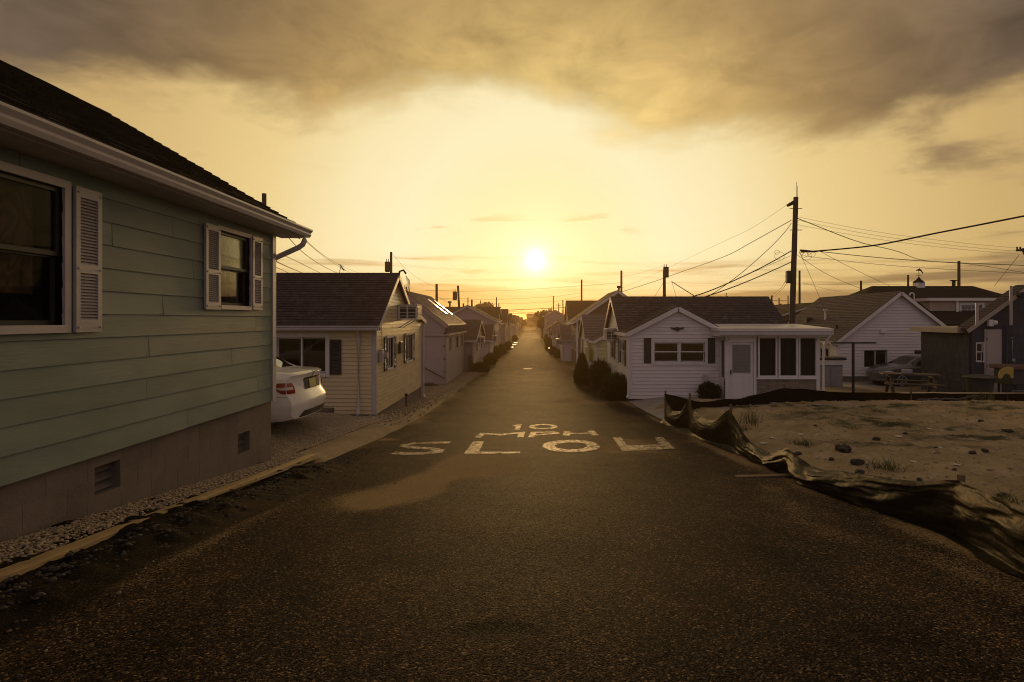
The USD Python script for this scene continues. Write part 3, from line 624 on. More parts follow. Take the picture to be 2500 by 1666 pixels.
def ac_unit(t, x0, x1, y0, y1, z0, z1, side, sup=True, group=None, label=None):
    """window air conditioner sticking out of a wall; side = +1: its outer face looks along +x. A thing of its own"""
    a = thing("air_conditioner", label, "air conditioner", ((x0 + x1) / 2, (y0 + y1) / 2, z0), group)
    mb = MB(); mb.box(x0, x1, y0, y1, z0, z1, bev=.012); put(a, "casing", mb, m_ac)
    # louvred openings on the face towards the camera and on the outer face
    w, h = x1 - x0, z1 - z0
    for c0, c1 in ((.12, .46), (.54, .92)):
        mb = MB(); mb.box(x0 + w * c0, x0 + w * c1, y0 - .006, y0 - .001, z0 + h * .12, z0 + h * .86); g = put(a, "intake_grille", mb, m_black)
        mb = MB()
        for k in range(3):
            zz = z0 + h * (.24 + .25 * k); mb.box(x0 + w * c0, x0 + w * c1, y0 - .016, y0 - .0065, zz, zz + h * .035)
        put(g, "grille_bar", mb, m_ac)
    xo = x1 if side > 0 else x0
    mb = MB(); xa, xb = (xo + .001, xo + .006) if side > 0 else (xo - .006, xo - .001); mb.box(xa, xb, y0 + .05, y1 - .05, z0 + h * .1, z1 - h * .1); g = put(a, "coil_face", mb, m_black)
    mb = MB()
    for k in range(9):
        zz = z0 + h * (.13 + .083 * k); xa, xb = (xo + .0065, xo + .016) if side > 0 else (xo - .016, xo - .0065); mb.box(xa, xb, y0 + .05, y1 - .05, zz, zz + h * .03)
    put(g, "louvre", mb, m_ac)
    mb = MB(); mb.box(x0 - .01, x1 + .012, y0 - .012, y1 + .012, z1 + .001, z1 + .018); put(a, "top_cover", mb, m_ac)
    xw = x0 if side > 0 else x1
    if sup:
        for yy in (y0 + .06, y1 - .06): mb = MB(); mb.beam((xw, yy, z0 - .25), (xw + side * w * .7, yy, z0 - .012), .025, .025); put(a, "bracket", mb, m_steel)
    return a
#__PART3__
# ------------------------------------------------------------------ ground, lane, water
from scipy.ndimage import gaussian_filter, map_coordinates
import shapely
def sheet(xs, ys, zf):
    gx, gy = np.meshgrid(xs, ys, indexing="ij"); return np.stack([gx, gy, zf(gx, gy)], -1)
LEFT = PchipInterpolator([-10, 0, 4, 8.5, 13, 28, 36, 50, 80, 300], [-2.9, -2.9, -2.92, -2.98, -3.05, -3.0, -2.75, -2.5, -2.05, -2.0])
RIGHT = PchipInterpolator([-10, 0, 5, 7.4, 10, 19, 27, 33, 44, 60, 300], [3.1, 3.1, 3.1, 3.12, 3.2, 3.3, 3.2, 2.7, 2.05, 1.9, 2.0])
def lane(y): return CZ - DROP(y) + .012
xs = np.unique(np.concatenate([np.linspace(-600, -40, 12), np.linspace(-40, -8, 17), np.linspace(-8, 8, 81), np.linspace(8, 40, 33), np.linspace(40, 600, 12)]))
ys = np.unique(np.concatenate([np.linspace(-60, -6, 10), np.linspace(-6, 40, 140), np.linspace(40, 292, 60)]))
def gz(x, y):
    z = ground(x, y); core = sstep(-.25, .35, np.minimum(x - LEFT(y), RIGHT(y) - x))
    n = meshkit.fbm(np.stack([x * .9, y * .9, 0 * x], -1), 4, 3) - .5
    return z - .06 * core + n * .06 * sstep(3.0, 4.5, np.abs(x)) * (y < 60) * (1 - core)
P = sheet(xs, ys, gz); single("ground", None, None, MB().grid(P), m_ground, smooth=True, kind="structure")
mb = MB(); mb.add([(-3000, 291.5, -.55), (3000, 291.5, -.55), (3000, 2500, -.55), (-3000, 2500, -.55)], [(0, 1, 2, 3)])
single("bay_water", None, None, mb, m_water, kind="structure")

# zoomed-photo tracing helper: pixel of the photograph -> spot on the lane
def zp(u, v): return onroad(760 + u / 2.353, 960 + v / 2.353)
G0, G1, GS = np.array([-4.0, 2.0]), np.array([4.0, 22.0]), .04
ny, nx = int((G1[1] - G0[1]) / GS), int((G1[0] - G0[0]) / GS)
cx, cy = np.meshgrid(G0[0] + (np.arange(nx) + .5) * GS, G0[1] + (np.arange(ny) + .5) * GS)
def mask(poly, blur): return gaussian_filter(shapely.contains_xy(poly, cx, cy).astype(float), blur / GS)
drift1 = Polygon([zp(*q) for q in [(225, 700), (150, 610), (250, 588), (420, 540), (560, 505), (690, 450), (760, 395), (880, 360), (960, 358), (900, 410), (840, 470), (760, 520), (720, 580), (560, 625), (380, 668)]])
drift2 = Polygon([zp(*q) for q in [(930, 362), (1200, 360), (1215, 420), (1190, 490), (1120, 520), (1040, 470), (940, 500), (900, 440)]])
smear = Polygon([zp(*q) for q in [(1660, 265), (2100, 270), (2120, 352), (1640, 350)]])
near_r = LineString([onroad(*q) for q in [(1880, 1185), (1905, 1225), (1975, 1268), (2060, 1318), (2150, 1332), (2290, 1365), (2440, 1440)]]).buffer(.10)
edgel = Polygon([(-2.55, 3.3), (-2.30, 3.4), (-2.38, 4.6), (-2.48, 5.6), (-2.7, 6.3), (-2.75, 5.4), (-2.62, 4.2)])
SM = np.clip(1.35 * mask(drift1, .15) + 1.1 * mask(drift2, .22) + .42 * mask(smear, .12) + .55 * mask(near_r, .14) + .52 * mask(edgel, .09), 0, 1)
for (u, v, rx, ry) in ((1460, 118, .22, .28), (965, 130, .42, .3), (1560, 55, .8, .9), (560, 170, .5, .7), (430, 270, .25, .2), (640, 105, .5, .7)):
    c = zp(u, v); SM = np.maximum(SM, .75 * np.exp(-(((cx - c[0]) / rx) ** 2 + ((cy - c[1]) / ry) ** 2)))
hole = onroad(1222, 1548); hole2 = onroad(1390, 1562); far_st = zp(1680, 163)
ST = 1.05 * np.exp(-(((cx - hole[0]) / .25) ** 2 + ((cy - hole[1]) / .125) ** 2) ** 2) + .6 * np.exp(-(((cx - hole2[0]) / .07) ** 2 + ((cy - hole2[1]) / .05) ** 2)) + .55 * np.exp(-(((cx - far_st[0]) / .55) ** 2 + ((cy - far_st[1]) / .35) ** 2))
SM = np.clip(SM * (.15 + 2.1 * meshkit.fbm(np.stack([cx * 2.6, cy * 1.1, 0 * cx], -1), 5, 71)), 0, 1)
def road_vals(x, y):
    ij = [(y - G0[1]) / GS - .5, (x - G0[0]) / GS - .5]
    s = map_coordinates(SM, ij, order=1, mode="constant"); st = map_coordinates(ST, ij, order=1, mode="constant")
    p = np.stack([x, y, 0 * x], -1)
    n = meshkit.fbm(p * (1.1, .45, 1), 4, 9) - .5; n2 = meshkit.fbm(p * (.5, .25, 1), 3, 21)
    e = np.maximum(LEFT(y) - x, x - RIGHT(y))
    s = np.maximum(s, sstep(-.38, .22, e + n * 1.1))
    s = np.maximum(s, .56 * sstep(30, 37, y) * (1 - sstep(44, 60, y)) + .18 * sstep(44, 60, y) + .3 * sstep(100, 150, y))
    s = s + .16 * (n2 - .5) * sstep(8, 20, y)
    dl = sstep(.62, .22, x - LEFT(y) + .5 * n) * sstep(11.5, 8.5, y)
    st = np.maximum(st, dl * (.95 + 1.2 * n)); s = s - .9 * sstep(.2, .5, dl) * sstep(.35, .6, st)
    s = np.maximum(s, map_coordinates(SM, ij, order=1, mode="constant") * .9)
    return np.clip(s, 0, 1), np.clip(st, 0, 1)
rx_ = np.unique(np.concatenate([np.arange(-3.6, 3.6, .06), [3.6]]))
ry_ = np.unique(np.concatenate([np.arange(-6, 1.2, .6), np.arange(1.2, 14, .06), np.arange(14, 40, .25), np.arange(40, 288, 2.0)]))
gx, gy = np.meshgrid(rx_, ry_, indexing="ij")
bulge = meshkit.fbm(np.stack([gx * .8, gy * .8, 0 * gx], -1), 4, 4) - .5
clump = np.clip(meshkit.fbm(np.stack([gx * 9, gy * 9, 0 * gx], -1), 4, 8) - .42, 0, 1) * sstep(.5, .15, gx - LEFT(gy)) * sstep(9, 7.5, gy) * (gy > 1)
pot = -.010 * np.exp(-(((gx - hole[0]) / .17) ** 2 + ((gy - hole[1]) / .09) ** 2) ** 2)
zz = lane(gy) + bulge * .03 + clump * .12 + pot + (.085 + .05 * bulge) * sstep(.42, .05, gx - LEFT(gy) + .12 * bulge) * sstep(8.6, 7.6, gy) * (gy > 0)
sv, stv = road_vals(gx, gy)
single("lane_road", None, None, MB().grid(np.stack([gx, gy, zz], -1)), m_road, smooth=True, kind="structure", colors={"sand": sv.ravel(), "stain": stv.ravel()})
def lane_z(x, y):
    return lane(y) + (meshkit.fbm(np.stack([x * .8, y * .8, 0 * x], -1), 4, 4) - .5) * .03

# ------------------------------------------------------------------ painted words
def paint(name, label, cat, shapes, group=None, lift=.006):
    g = unary_union(shapes); u0, v0, u1, v1 = g.bounds; mb = MB(); st = .18
    for a in np.arange(u0, u1, st):
        for b in np.arange(v0, v1, st):
            for q in polys(g.intersection(sbox(a, b, a + st, b + st))):
                v, f = tri(q); mb.add(np.column_stack([v, lane_z(v[:, 0], v[:, 1]) + lift]), f)
    return single(name, label, cat, mb, m_paint, group=group)
def stroke(pts, r=.105, ky=.62):
    w = [zp(*p) for p in pts]; l = LineString([(x, y * ky) for x, y in w]).buffer(r, cap_style=2, join_style=2); return affinity.scale(l, 1, 1 / ky, origin=(0, 0))
def ell(c, rx, ry, n=28): return [(c[0] + rx * math.cos(a), c[1] + ry * math.sin(a)) for a in np.linspace(0, 2 * math.pi, n + 1)]
paint("painted_letter", "white painted letter S, first of the word SLOW on the lane", "road lettering", [stroke([(800, 291), (700, 291), (600, 294), (545, 303), (535, 311), (575, 321), (680, 326), (738, 336), (725, 347), (640, 355), (540, 355), (468, 350)], .085)])
paint("painted_letter", "white painted letter L, second of the word SLOW on the lane", "road lettering", [Polygon([zp(*q) for q in [(930, 285), (993, 284), (962, 344), (1200, 342), (1200, 350), (875, 357)]])])
paint("painted_letter", "white painted round letter O, third of the word SLOW on the lane", "road lettering", [stroke(ell((1492, 309), 128, 27), .115)])
paint("painted_letter", "worn painted W like an open box, last of the word SLOW", "road lettering", [Polygon([zp(*q) for q in [(1730, 262), (1782, 262), (1815, 307), (2000, 302), (1972, 261), (2018, 259), (2092, 326), (1790, 339)]])])
paint("painted_letter", "white painted letter M, first of MPH on the lane", "road lettering", [stroke([(956, 262), (984, 239), (1090, 247), (1210, 233), (1200, 261)], .066)])
paint("painted_letter", "white painted letter P, middle of MPH on the lane", "road lettering", [stroke([(1262, 261), (1277, 231), (1395, 229), (1412, 237), (1285, 247)], .060)])
paint("painted_letter", "white painted letter H, last of MPH on the lane", "road lettering", [stroke([(1472, 224), (1464, 249)], .075), stroke([(1470, 236), (1622, 234)], .055), stroke([(1606, 220), (1632, 248)], .075)])
paint("painted_numeral", "narrow painted numeral 1 left of the zero, above the letters MPH", "road lettering", [stroke([(1158, 192), (1192, 187), (1182, 213)], .062)])
paint("painted_numeral", "round painted zero above the letters MPH on the lane", "road lettering", [stroke(ell((1332, 196), 66, 11.5), .066)])
paint("stop_bar", "short white bar painted across the middle of the lane", "road marking", [sbox(-.46, 36.2, .10, 37.2)])
def far_word(y, text, x):
    t = meshkit.text_mesh(text, 3.0, .003, bold=True); v = np.array(t.vertices); v[:, 0] = x - v[:, 0] * .42; v[:, 1] = y - v[:, 1]; v[:, 2] += lane(y) + .02
    return MB().add(v, np.array(t.faces)[:, ::-1])
single("far_lettering", "faint white SLOW lettering far down the lane, upside down from here", "road lettering", far_word(104, "SLOW", 1.75), m_paint)
single("far_stop_bar", "thin pale bar across the lane far beyond the white bar", "road marking", MB().box(-1.2, 1.4, 128, 129.2, lane(128), lane(128) + .02), m_paint)
single("drain_cover", "small tan patch lying on the asphalt right of the sand drift", "patch", MB().box(zp(1660, 448)[0], zp(1700, 440)[0], zp(1680, 450)[1], zp(1690, 433)[1], lane(8.3) - .02, lane(8.3) + .02), m_patch) if False else None

# ------------------------------------------------------------------ left verge: gravel strip, timber edging, gravel drive
def stones(name, n, fn, size, label=None, kind="stuff", seed=3, cat=None, mat=None):
    r = np.random.default_rng(seed)
    p = path_for("/World", name); pi = UsdGeom.PointInstancer.Define(stage, p)
    UsdGeom.Scope.Define(stage, p + "/shapes"); protos = []
    for k in range(4):
        m = trimesh.creation.icosphere(1, 1.0); v = np.array(m.vertices); v = v * (1 + .35 * (meshkit.noise(v * 1.6 + 9 * k, k)[:, None] - .5)) * (1, r.uniform(.65, .9), r.uniform(.45, .7))
        q = f"{p}/shapes/stone_{k + 1:03d}"; usdkit.mesh(stage, q, (v, m.faces), mat or m_stone, smooth=True); protos.append(q)
    pos, sc = fn(r, n); n = len(pos)
    pi.CreatePrototypesRel().SetTargets([Sdf.Path(q) for q in protos])
    pi.CreateProtoIndicesAttr(Vt.IntArray.FromNumpy(r.integers(0, 4, n).astype(np.int32)))
    pi.CreatePositionsAttr(Vt.Vec3fArray.FromNumpy(pos.astype(np.float32)))
    s = (r.uniform(.6, 1.35, n) * size * sc)[:, None] * np.ones((1, 3)); pi.CreateScalesAttr(Vt.Vec3fArray.FromNumpy(s.astype(np.float32)))
    a = r.uniform(0, 2 * math.pi, n); tl = r.normal(0, .35, n)
    q = [Gf.Quath(float(math.cos(b / 2) * math.cos(c / 2)), float(math.cos(b / 2) * math.sin(c / 2)), float(math.sin(b / 2) * math.sin(c / 2)), float(math.sin(b / 2) * math.cos(c / 2))) for b, c in zip(a, tl)]
    pi.CreateOrientationsAttr(Vt.QuathArray(q)); tag(pi.GetPrim(), label, cat, None, kind)
def strip_pts(r, n):
    y = 2.2 + 6.3 * r.random(n) ** 1.0; t = r.random(n); x0 = -3.60; x1 = np.interp(y, [2, 8.5], [-3.08, -3.34]); x = x0 + (x1 - x0) * t
    z = CZ - DROP(y) + .115 + .025 * np.sin(t * math.pi) + r.uniform(-.018, .018, n); return np.column_stack([x, y, z]), np.ones(n)
stones("gravel_strip", 14000, strip_pts, .0118, seed=4)
mb = MB().grid(sheet(np.linspace(-3.62, -3.05, 5), np.linspace(1.5, 8.6, 30), lambda x, y: CZ - DROP(y) + .113)); single("gravel_bed", None, None, mb, m_ground, kind="structure")
tk = thing("timber_edging", "weathered timber edging along the gravel strip by the green house", "timber edging", (-3.1, 5, 1.4))
ends = [1.9, 4.45, 6.5, 8.55]
for a, b in zip(ends[:-1], ends[1:]):
    n = 40; yy = np.linspace(a + .004, b - .004, n); xc = np.interp(yy, [2, 8.5], [-2.985, -3.25]); zt = CZ - DROP(yy) + .135
    sec = np.array([(-.062, -.2), (-.066, -.012), (-.055, 0), (.05, .004), (.064, -.01), (.062, -.2)])
    Pq = np.zeros((n, 6, 3)); jit = (meshkit.fbm(np.stack([yy * 9, 0 * yy + a, 0 * yy], -1), 3, 2) - .5)
    for k, (dx, dz) in enumerate(sec):
        j2 = meshkit.fbm(np.stack([yy * 14, 0 * yy + k * 3.1, 0 * yy + a], -1), 3, 5) - .5
        Pq[:, k, 0] = xc + dx + j2 * .022; Pq[:, k, 1] = yy; Pq[:, k, 2] = zt + dz + j2 * .016 * (dz > -.1)
    m2 = MB().grid(Pq); 
    for e in (0, n - 1): m2.add(Pq[e], [(0, k, k + 1) for k in range(1, 5)])
    put(tk, "plank", m2, m_timber, smooth=50)
def drive_z(x, y): return ground(x, y) + .012 + .03 * (meshkit.fbm(np.stack([x * 2, y * 2, 0 * x], -1), 4, 6) - .5)
single("gravel_drive", None, None, MB().grid(sheet(np.linspace(-12, -3.62, 60), np.linspace(8.0, 14.75, 60), drive_z)), m_drive, smooth=True, kind="structure")
def drive_pts(r, n):
    x = -3.6 - 2.6 * r.random(n) ** 1.3; y = r.uniform(8.0, 13.9, n); return np.column_stack([x, y, drive_z(x, y) + .004]), np.ones(n)
stones("drive_gravel", 9000, drive_pts, .014, seed=8)
def verge_pts(r, n):
    y = r.uniform(13, 36, n); x = np.interp(y, [13, 21, 28, 36], [-3.75, -3.75, -3.5, -3.0]) + r.normal(0, .28, n); return np.column_stack([x, y, np.maximum(ground(x, y), lane(y)) + .012]), 1 + .4 * r.random(n)
stones("verge_gravel", 2600, verge_pts, .022, seed=12)
def edge_pts(r, n):
    y = 1.5 + 11 * r.random(n); s = r.random(n) < .5
    x = np.where(s, LEFT(y) + np.abs(r.normal(0, .4, n)), RIGHT(y) + .25 - np.abs(r.normal(0, .55, n))); return np.column_stack([x, y, lane_z(x, y) + .004]), .5 + .7 * r.random(n)
stones("loose_stones", 1300, edge_pts, .009, seed=13, mat=m_pebble)
def mulch_pts(r, n):
    y = 1.8 + 7.2 * r.random(n); x = LEFT(y) - .02 + np.abs(r.normal(0, .17, n)); j = np.clip(np.searchsorted(ry_, y), 0, len(ry_) - 1); i = np.clip(np.searchsorted(rx_, x), 0, len(rx_) - 1)
    return np.column_stack([x, y, zz[i, j] + .002]), .5 + 1.1 * r.random(n) ** 2
stones("mulch_clods", 3000, mulch_pts, .013, seed=15, mat=m_clod)
# concrete strip at the drive's edge
mb = MB(); P = np.array([[(x, y, CZ - DROP(y) + LRAISE(y) * .75 + .02 + dz) for x, dz in ((-3.22 - .045 * (y - 8.6), -.25), (-3.22 - .045 * (y - 8.6), 0), (-3.66 - .03 * (y - 8.6), .004), (-3.68 - .03 * (y - 8.6), -.2))] for y in np.linspace(8.62, 13.9, 24)])
mb.grid(P, flip=True); mb.add(P[0], [(0, 1, 2), (0, 2, 3)]); single("concrete_strip", None, None, mb, m_patch, smooth=30, kind="structure")
# right: concrete pad in front of the white house, yard slab behind the lot
def pad_z(x, y): return ground(x, y) + .035
single("concrete_pad", None, None, MB().grid(sheet(np.linspace(3.42, 10.2, 20), np.linspace(14.3, 20.2, 24), pad_z)), m_conc, smooth=True, kind="structure")
single("yard_slab", None, None, MB().grid(sheet(np.linspace(10.3, 24, 30), np.linspace(17.9, 29, 24), lambda x, y: CZ - DROP(y) + .06 + .0 * x)), m_conc, smooth=True, kind="structure")

# ------------------------------------------------------------------ the sand lot
lx = np.unique(np.concatenate([np.linspace(3.18, 9, 130), np.linspace(9, 22, 120)])); ly = np.unique(np.concatenate([np.linspace(1.6, 10, 110), np.linspace(10, 17.9, 90)]))
gx, gy = np.meshgrid(lx, ly, indexing="ij"); pq = np.stack([gx, gy, 0 * gx], -1)
def lot_z(x, y):
    q = np.stack([x, y, 0 * x], -1)
    n = meshkit.fbm(q * .7, 4, 31) - .5; n2 = meshkit.fbm(q * 3.2, 4, 32) - .5; n3 = meshkit.noise(q * 9, 33) - .5
    inside = sstep(3.25, 4.1, x) * sstep(17.8, 17.2, y)
    return ground(x, y) + .015 + inside * (.16 * n + .12 * n2 + .04 * n3 + .05) - .05 * (1 - inside)
gr = np.clip((meshkit.fbm(pq * (.42, .85, 1), 4, 41) - .55) * 7, 0, 1) * sstep(4.2, 5.2, gx) * sstep(6, 9, gy)
gr = gr * np.clip((meshkit.fbm(pq * 4, 3, 43) - .33) * 4, 0, 1)
single("sand_lot", None, None, MB().grid(np.stack([gx, gy, lot_z(gx, gy)], -1)), m_lot, smooth=True, kind="structure", colors={"grass": gr.ravel()})
def lot_pts(r, n):
    y = 2.5 + 14.6 * np.sqrt(r.random(n)); x = 3.9 + (1.0 * y + .5 - 3.9) * r.random(n); x = np.where(x < 3.9, 3.9 + r.random(n), x); return np.column_stack([x, y, lot_z(x, y) + .004]), .4 + 1.5 * r.random(n) ** 3
stones("lot_pebbles", 4200, lot_pts, .016, seed=14)
def tuft(name, label, x, y, h, n, spread, mat, cat="weed", group=None, zf=lot_z, seed=0, wide=.006):
    r = np.random.default_rng(seed + int(x * 100)); mb = MB(); z = float(zf(np.array(x), np.array(y))) - .01
    for k in range(n):
        a = r.uniform(0, 2 * math.pi); o = r.normal(0, spread * .35, 2); hh = h * r.uniform(.5, 1.1); lean = spread * r.uniform(.2, 1.1); d = np.array([math.cos(a), math.sin(a)]); s = np.array([-d[1], d[0]]) * wide * r.uniform(.6, 1.3)
        pts = [(o + d * lean * t ** 1.8, hh * t * (1 - .15 * t), 1 - t) for t in (0, .35, .7, 1)]
        v = []
        for c, zz_, w in pts: v += [(x + c[0] - s[0] * w, y + c[1] - s[1] * w, z + zz_), (x + c[0] + s[0] * w, y + c[1] + s[1] * w, z + zz_)]
        mb.add(v, [(0, 1, 3, 2), (2, 3, 5, 4), (4, 5, 7, 6)])
    return single(name, label, cat, mb, mat, group=group)
rr = np.random.default_rng(77)
for k, (px, py, h, n, sp) in enumerate([(1835, 1035, .42, 60, .35), (1800, 1050, .20, 70, .3), (1960, 1085, .16, 90, .35), (2160, 1145, .20, 80, .35), (2060, 1040, .10, 110, .5), (2190, 1035, .09, 110, .5), (1950, 1008, .10, 100, .5), (2140, 1003, .09, 100, .5), (2360, 1010, .09, 90, .5), (2455, 1225, .14, 60, .25), (2420, 960, .5, 36, .35), (2380, 968, .35, 30, .3)]):
    # where the sight line through the photo meets the raised lot
    yy = np.linspace(3, 17.2, 400); f = (CZ - lot_z(X(px, yy), yy)) / yy - (py - VY) / FPX; i = np.argmax(f < 0) if (f < 0).any() else 380; y = float(yy[i])
    tuft("weed_tuft", ["tall thin weed on the sand just behind the silt fence's corner", "low green weed at the foot of the tall thin weed", "sparse low weed clump near scattered pale chips on the sand", "thin weed clump beside the dark clod on the sand lot",
        "low grass patch in the middle of the sand lot", "low grass patch right of the middle of the sand lot", "low grass patch at the far left of the sand lot", "low grass patch below the picnic table on the sand", "low grass patch below the bins at the lot's right edge", "small weed behind the large near silt fence panel", "tall dry weed stalks in front of the bin and cart", "short dry weed stalks left of the cart's frame"][k], X(px, y), y, h, n, sp, m_weed, seed=k)
def onlot(px, py):
    yy = np.linspace(3, 17.2, 600); f = (CZ - lot_z(X(px, yy), yy)) / yy - (py - VY) / FPX
    i = int(np.argmax(f < 0)) if (f < 0).any() else 560; return X(px, yy[i]), float(yy[i])
def rock(name, label, cat, px, py, size, mat, flat=.6, seed=0, group=None, sub=2):
    x, y = onlot(px, py); m = trimesh.creation.icosphere(sub, 1.0); v = np.array(m.vertices); v = np.sign(v) * np.abs(v) ** .8 * (.45 + 1.2 * meshkit.fbm(v * 1.9 + seed * 7.3, 3, seed)[:, None]) * (1, .75, flat) * size
    a = seed * 1.7; c, s = math.cos(a), math.sin(a); v[:, :2] = v[:, :2] @ np.array([[c, -s], [s, c]]); v += (x, y, float(lot_z(np.array(x), np.array(y))) + size * flat * .35)
    single(name, label, cat, MB().add(v, m.faces), mat, group=group)
rock("dark_clod", "largest dark clod with a stick, mid left of the sand lot", "clod", 2060, 1103, .12, m_clod, .5, 1)
rock("dark_clod", "flat dark block lying alone below the largest clod", "clod", 2092, 1132, .075, m_clod, .6, 2)
rock("dark_clod", "dark lump nearest the collapsed silt fence on the sand", "clod", 2100, 1160, .065, m_clod, .7, 3)
rock("dark_clod", "small dark clod at the far right of the sand lot", "clod", 2460, 1056, .075, m_clod, .6, 4)
for k, (px, py, s) in enumerate([(2375, 1108, .05), (2405, 1104, .05), (1950, 1112, .06), (2395, 1030, .05), (2285, 1095, .03), (2450, 1215, .05), (2245, 1175, .035), (2140, 1075, .06), (2030, 1125, .04), (1990, 1040, .03), (2330, 1150, .03), (2210, 1060, .035)]):
    rock("dirt_lump", "small dark lump scattered on the sand lot", "dirt lump", px, py, s, m_clod, .6, 10 + k, "small dark lumps scattered over the sand lot", 1)
for k, (px, py, s) in enumerate([(1868, 1083, .07), (2195, 1067, .07), (1885, 1070, .05), (1955, 1061, .05), (2230, 1128, .045), (2335, 1136, .045), (1905, 1104, .06), (2270, 1048, .04), (2295, 1094, .04), (1995, 1062, .03)]):
    rock("pale_chip", "small pale chip lying on the sand lot", "chip", px, py, s, m_shell, .18, 30 + k, "pale chips scattered over the sand lot", 1)
rock("concrete_chunk", "grey stone chunk at the foot of the near silt fence", "stone", 2347, 1383, .07, m_conc, .6, 50, None, 2) if False else None
#__PART4__
# ------------------------------------------------------------------ the green house on the left
gh = House("green_house", "sage green wide-board house with white shutters and black roof, nearest on the left", -8.6, -3.6, -1.5, 8.03, CZ - 1.13, CZ + 1.45, CZ + 2.92, "y", m_green, m_roofblk, trim=m_trimgrey,
           over=.30, rake=.25, expo=.196, tb=.013, wallseg=3.3, wparts="E", rparts=True, rseg=.31, rexpo=.14, corner=False, fascia=True, skip=(),
           wins=[("E", 4.95, 1.09, .95, 1.05, "double", dict(frame=m_trimgrey, casing=.06, sash=m_black, back=(0, .86, .22, .96), backm=m_ply, glass=m_screenglass)),
                 ("E", 8.11, 1.30, .72, .865, "double", dict(frame=m_trimgrey, casing=.05, sash=m_black, back=(0, .84, .12, .97), backm=m_ply, glass=m_screenglass))])
t = gh.t; FE = gh.F["E"]
shutter(t, FE, 4.49 + 1.5, 1.03, .27, 1.15, m_trimgrey, 36); shutter(t, FE, 6.29 + 1.5, 1.245, .30, .95, m_trimgrey, 34); shutter(t, FE, 7.355 + 1.5, 1.26, .26, .945, m_trimgrey, 34)
mb = MB(); mb.box(-3.60, -3.572, 7.955, 8.055, CZ - 1.13, CZ + 1.19).box(-3.70, -3.60, 8.031, 8.055, CZ - 1.13, CZ + 1.19); put(t, "corner_trim", mb, m_trimgrey)
p, q, out = gh.eaves[1]; gutter(t, p + (0, -.03, -.012), q + (0, .05, -.012), out, m_gutter)
gx_, gzz = p[0], p[2]
arc = [(gx_ + .06, 8.16, gzz - .11), (gx_ + .06, 8.16, gzz - .19), (gx_ + .035, 8.155, gzz - .25), (gx_ - .02, 8.15, gzz - .29), (-3.60, 8.11, gzz - .44), (-3.67, 8.10, gzz - .52), (-3.68, 8.10, gzz - .66), (-3.68, 8.10, CZ - 1.7)]
downpipe(t, arc, m_gutter, .038)
# block foundation with two louvred vents
FB = Frame((-3.635, -1.5, CZ - 2.33), (0, 1, 0)); full = sbox(0, 0, 9.53, 1.2)
vents = [sbox(6.28, 1.2 - .345, 6.58, 1.2 - .105), sbox(8.62, 1.2 - .55, 8.92, 1.2 - .30)]
mb = MB(); slab(mb, FB, full.difference(unary_union(vents)), -.19, 0); fw = put(t, "foundation", mb, m_mortar)
rows(fw, FB, full, .2, .002, .002, [m_block], "block", vents, seg=.4, gap=.003, limit=120, r=np.random.default_rng(3))
mb = MB(); mb.box(-8.6, -3.83, 7.85, 8.0, CZ - 2.33, CZ - 1.13); put(t, "foundation", mb, m_block)
for vb in vents:
    a, b, c, d = vb.bounds; mb = MB(); slab(mb, FB, vb, -.17, -.15); ve = put(t, "vent", mb, m_darkin)
    for k in range(3):
        w = b + (d - b) * (k + .15) / 3; m2 = MB(); m2.add([FB.p(a, w, -.06), FB.p(c, w, -.06), FB.p(c, w + .06, -.12), FB.p(a, w + .06, -.12)], [(0, 1, 2, 3)]); put(ve, "slat", m2, m_block)

# ------------------------------------------------------------------ cream house beyond the drive
def black_shutters(t, F, u0, u1, w, ht, wd=.26, n=20):
    for u in (u0 - wd, u1): shutter(t, F, u, w, wd, ht, m_black, n)
yz = CZ - 2.9

yh = House("cream_house", "cream clapboard bungalow with dark plum roof and black shutters behind the white car", -11, -4, 14.8, 21.0, yz, CZ - .07, CZ + 1.33, "x", m_cream, m_roofplum, trim=m_trimgrey, ridge_at=16.87,
           expo=.105, tb=.02, wparts="SE", found=.45, roofplanes="", foundmat=m_block, rparts=True, rseg=.2, rexpo=.125,
           over_polys={"E": Polygon([(0, 0), (6.2, 0), (6.2, 2.86), (3.6, 3.34), (2.07, 4.21), (0, 2.83)]), "W": Polygon([(0, 0), (6.2, 0), (6.2, 2.83), (4.13, 4.21), (2.6, 3.34), (0, 2.86)])},
           wins=[("S", 4.46, 1.53, 1.26, .92, "slider", dict(casing=.10)), ("E", 1.10, 1.55, .72, .84, "slider", dict(casing=.06)), ("E", 3.55, 1.57, 1.0, .84, "slider", dict(casing=.06))])
t = yh.t; FS, FE = yh.F["S"], yh.F["E"]
shutter(t, FS, 5.835, 1.49, .29, .90, m_black, 20)
black_shutters(t, FE, 1.04, 1.88, 1.50, .92, .24); black_shutters(t, FE, 3.49, 4.61, 1.52, .92, .24)
A = np.array([0, 2.07, 1.40]); A /= np.linalg.norm(A); nA = np.linalg.norm([2.07, 1.40]); rk = .14
up = np.array([0, -A[2], A[1]]) * .05
O = np.array([-11 - rk, 14.8, CZ - .07]) - A * .2 + up
yh.plane(O, (1, 0, 0), A, 7 + 2 * rk, nA + .2, m_roofplum, True)
B = np.array([0, -1.53, .87]); B /= np.linalg.norm(B); upB = np.array([0, B[2], -B[1]]) * .05
O2 = np.array([-4 + rk, 18.4, yz + 3.34]) + upB; yh.plane(O2, (-1, 0, 0), B, 7 + 2 * rk, np.linalg.norm([1.53, .87]) + .01, m_roofplum, False)
Cc = np.array([0, -2.6, .48]); Cc /= np.linalg.norm(Cc); upC = np.array([0, Cc[2], -Cc[1]]) * .05
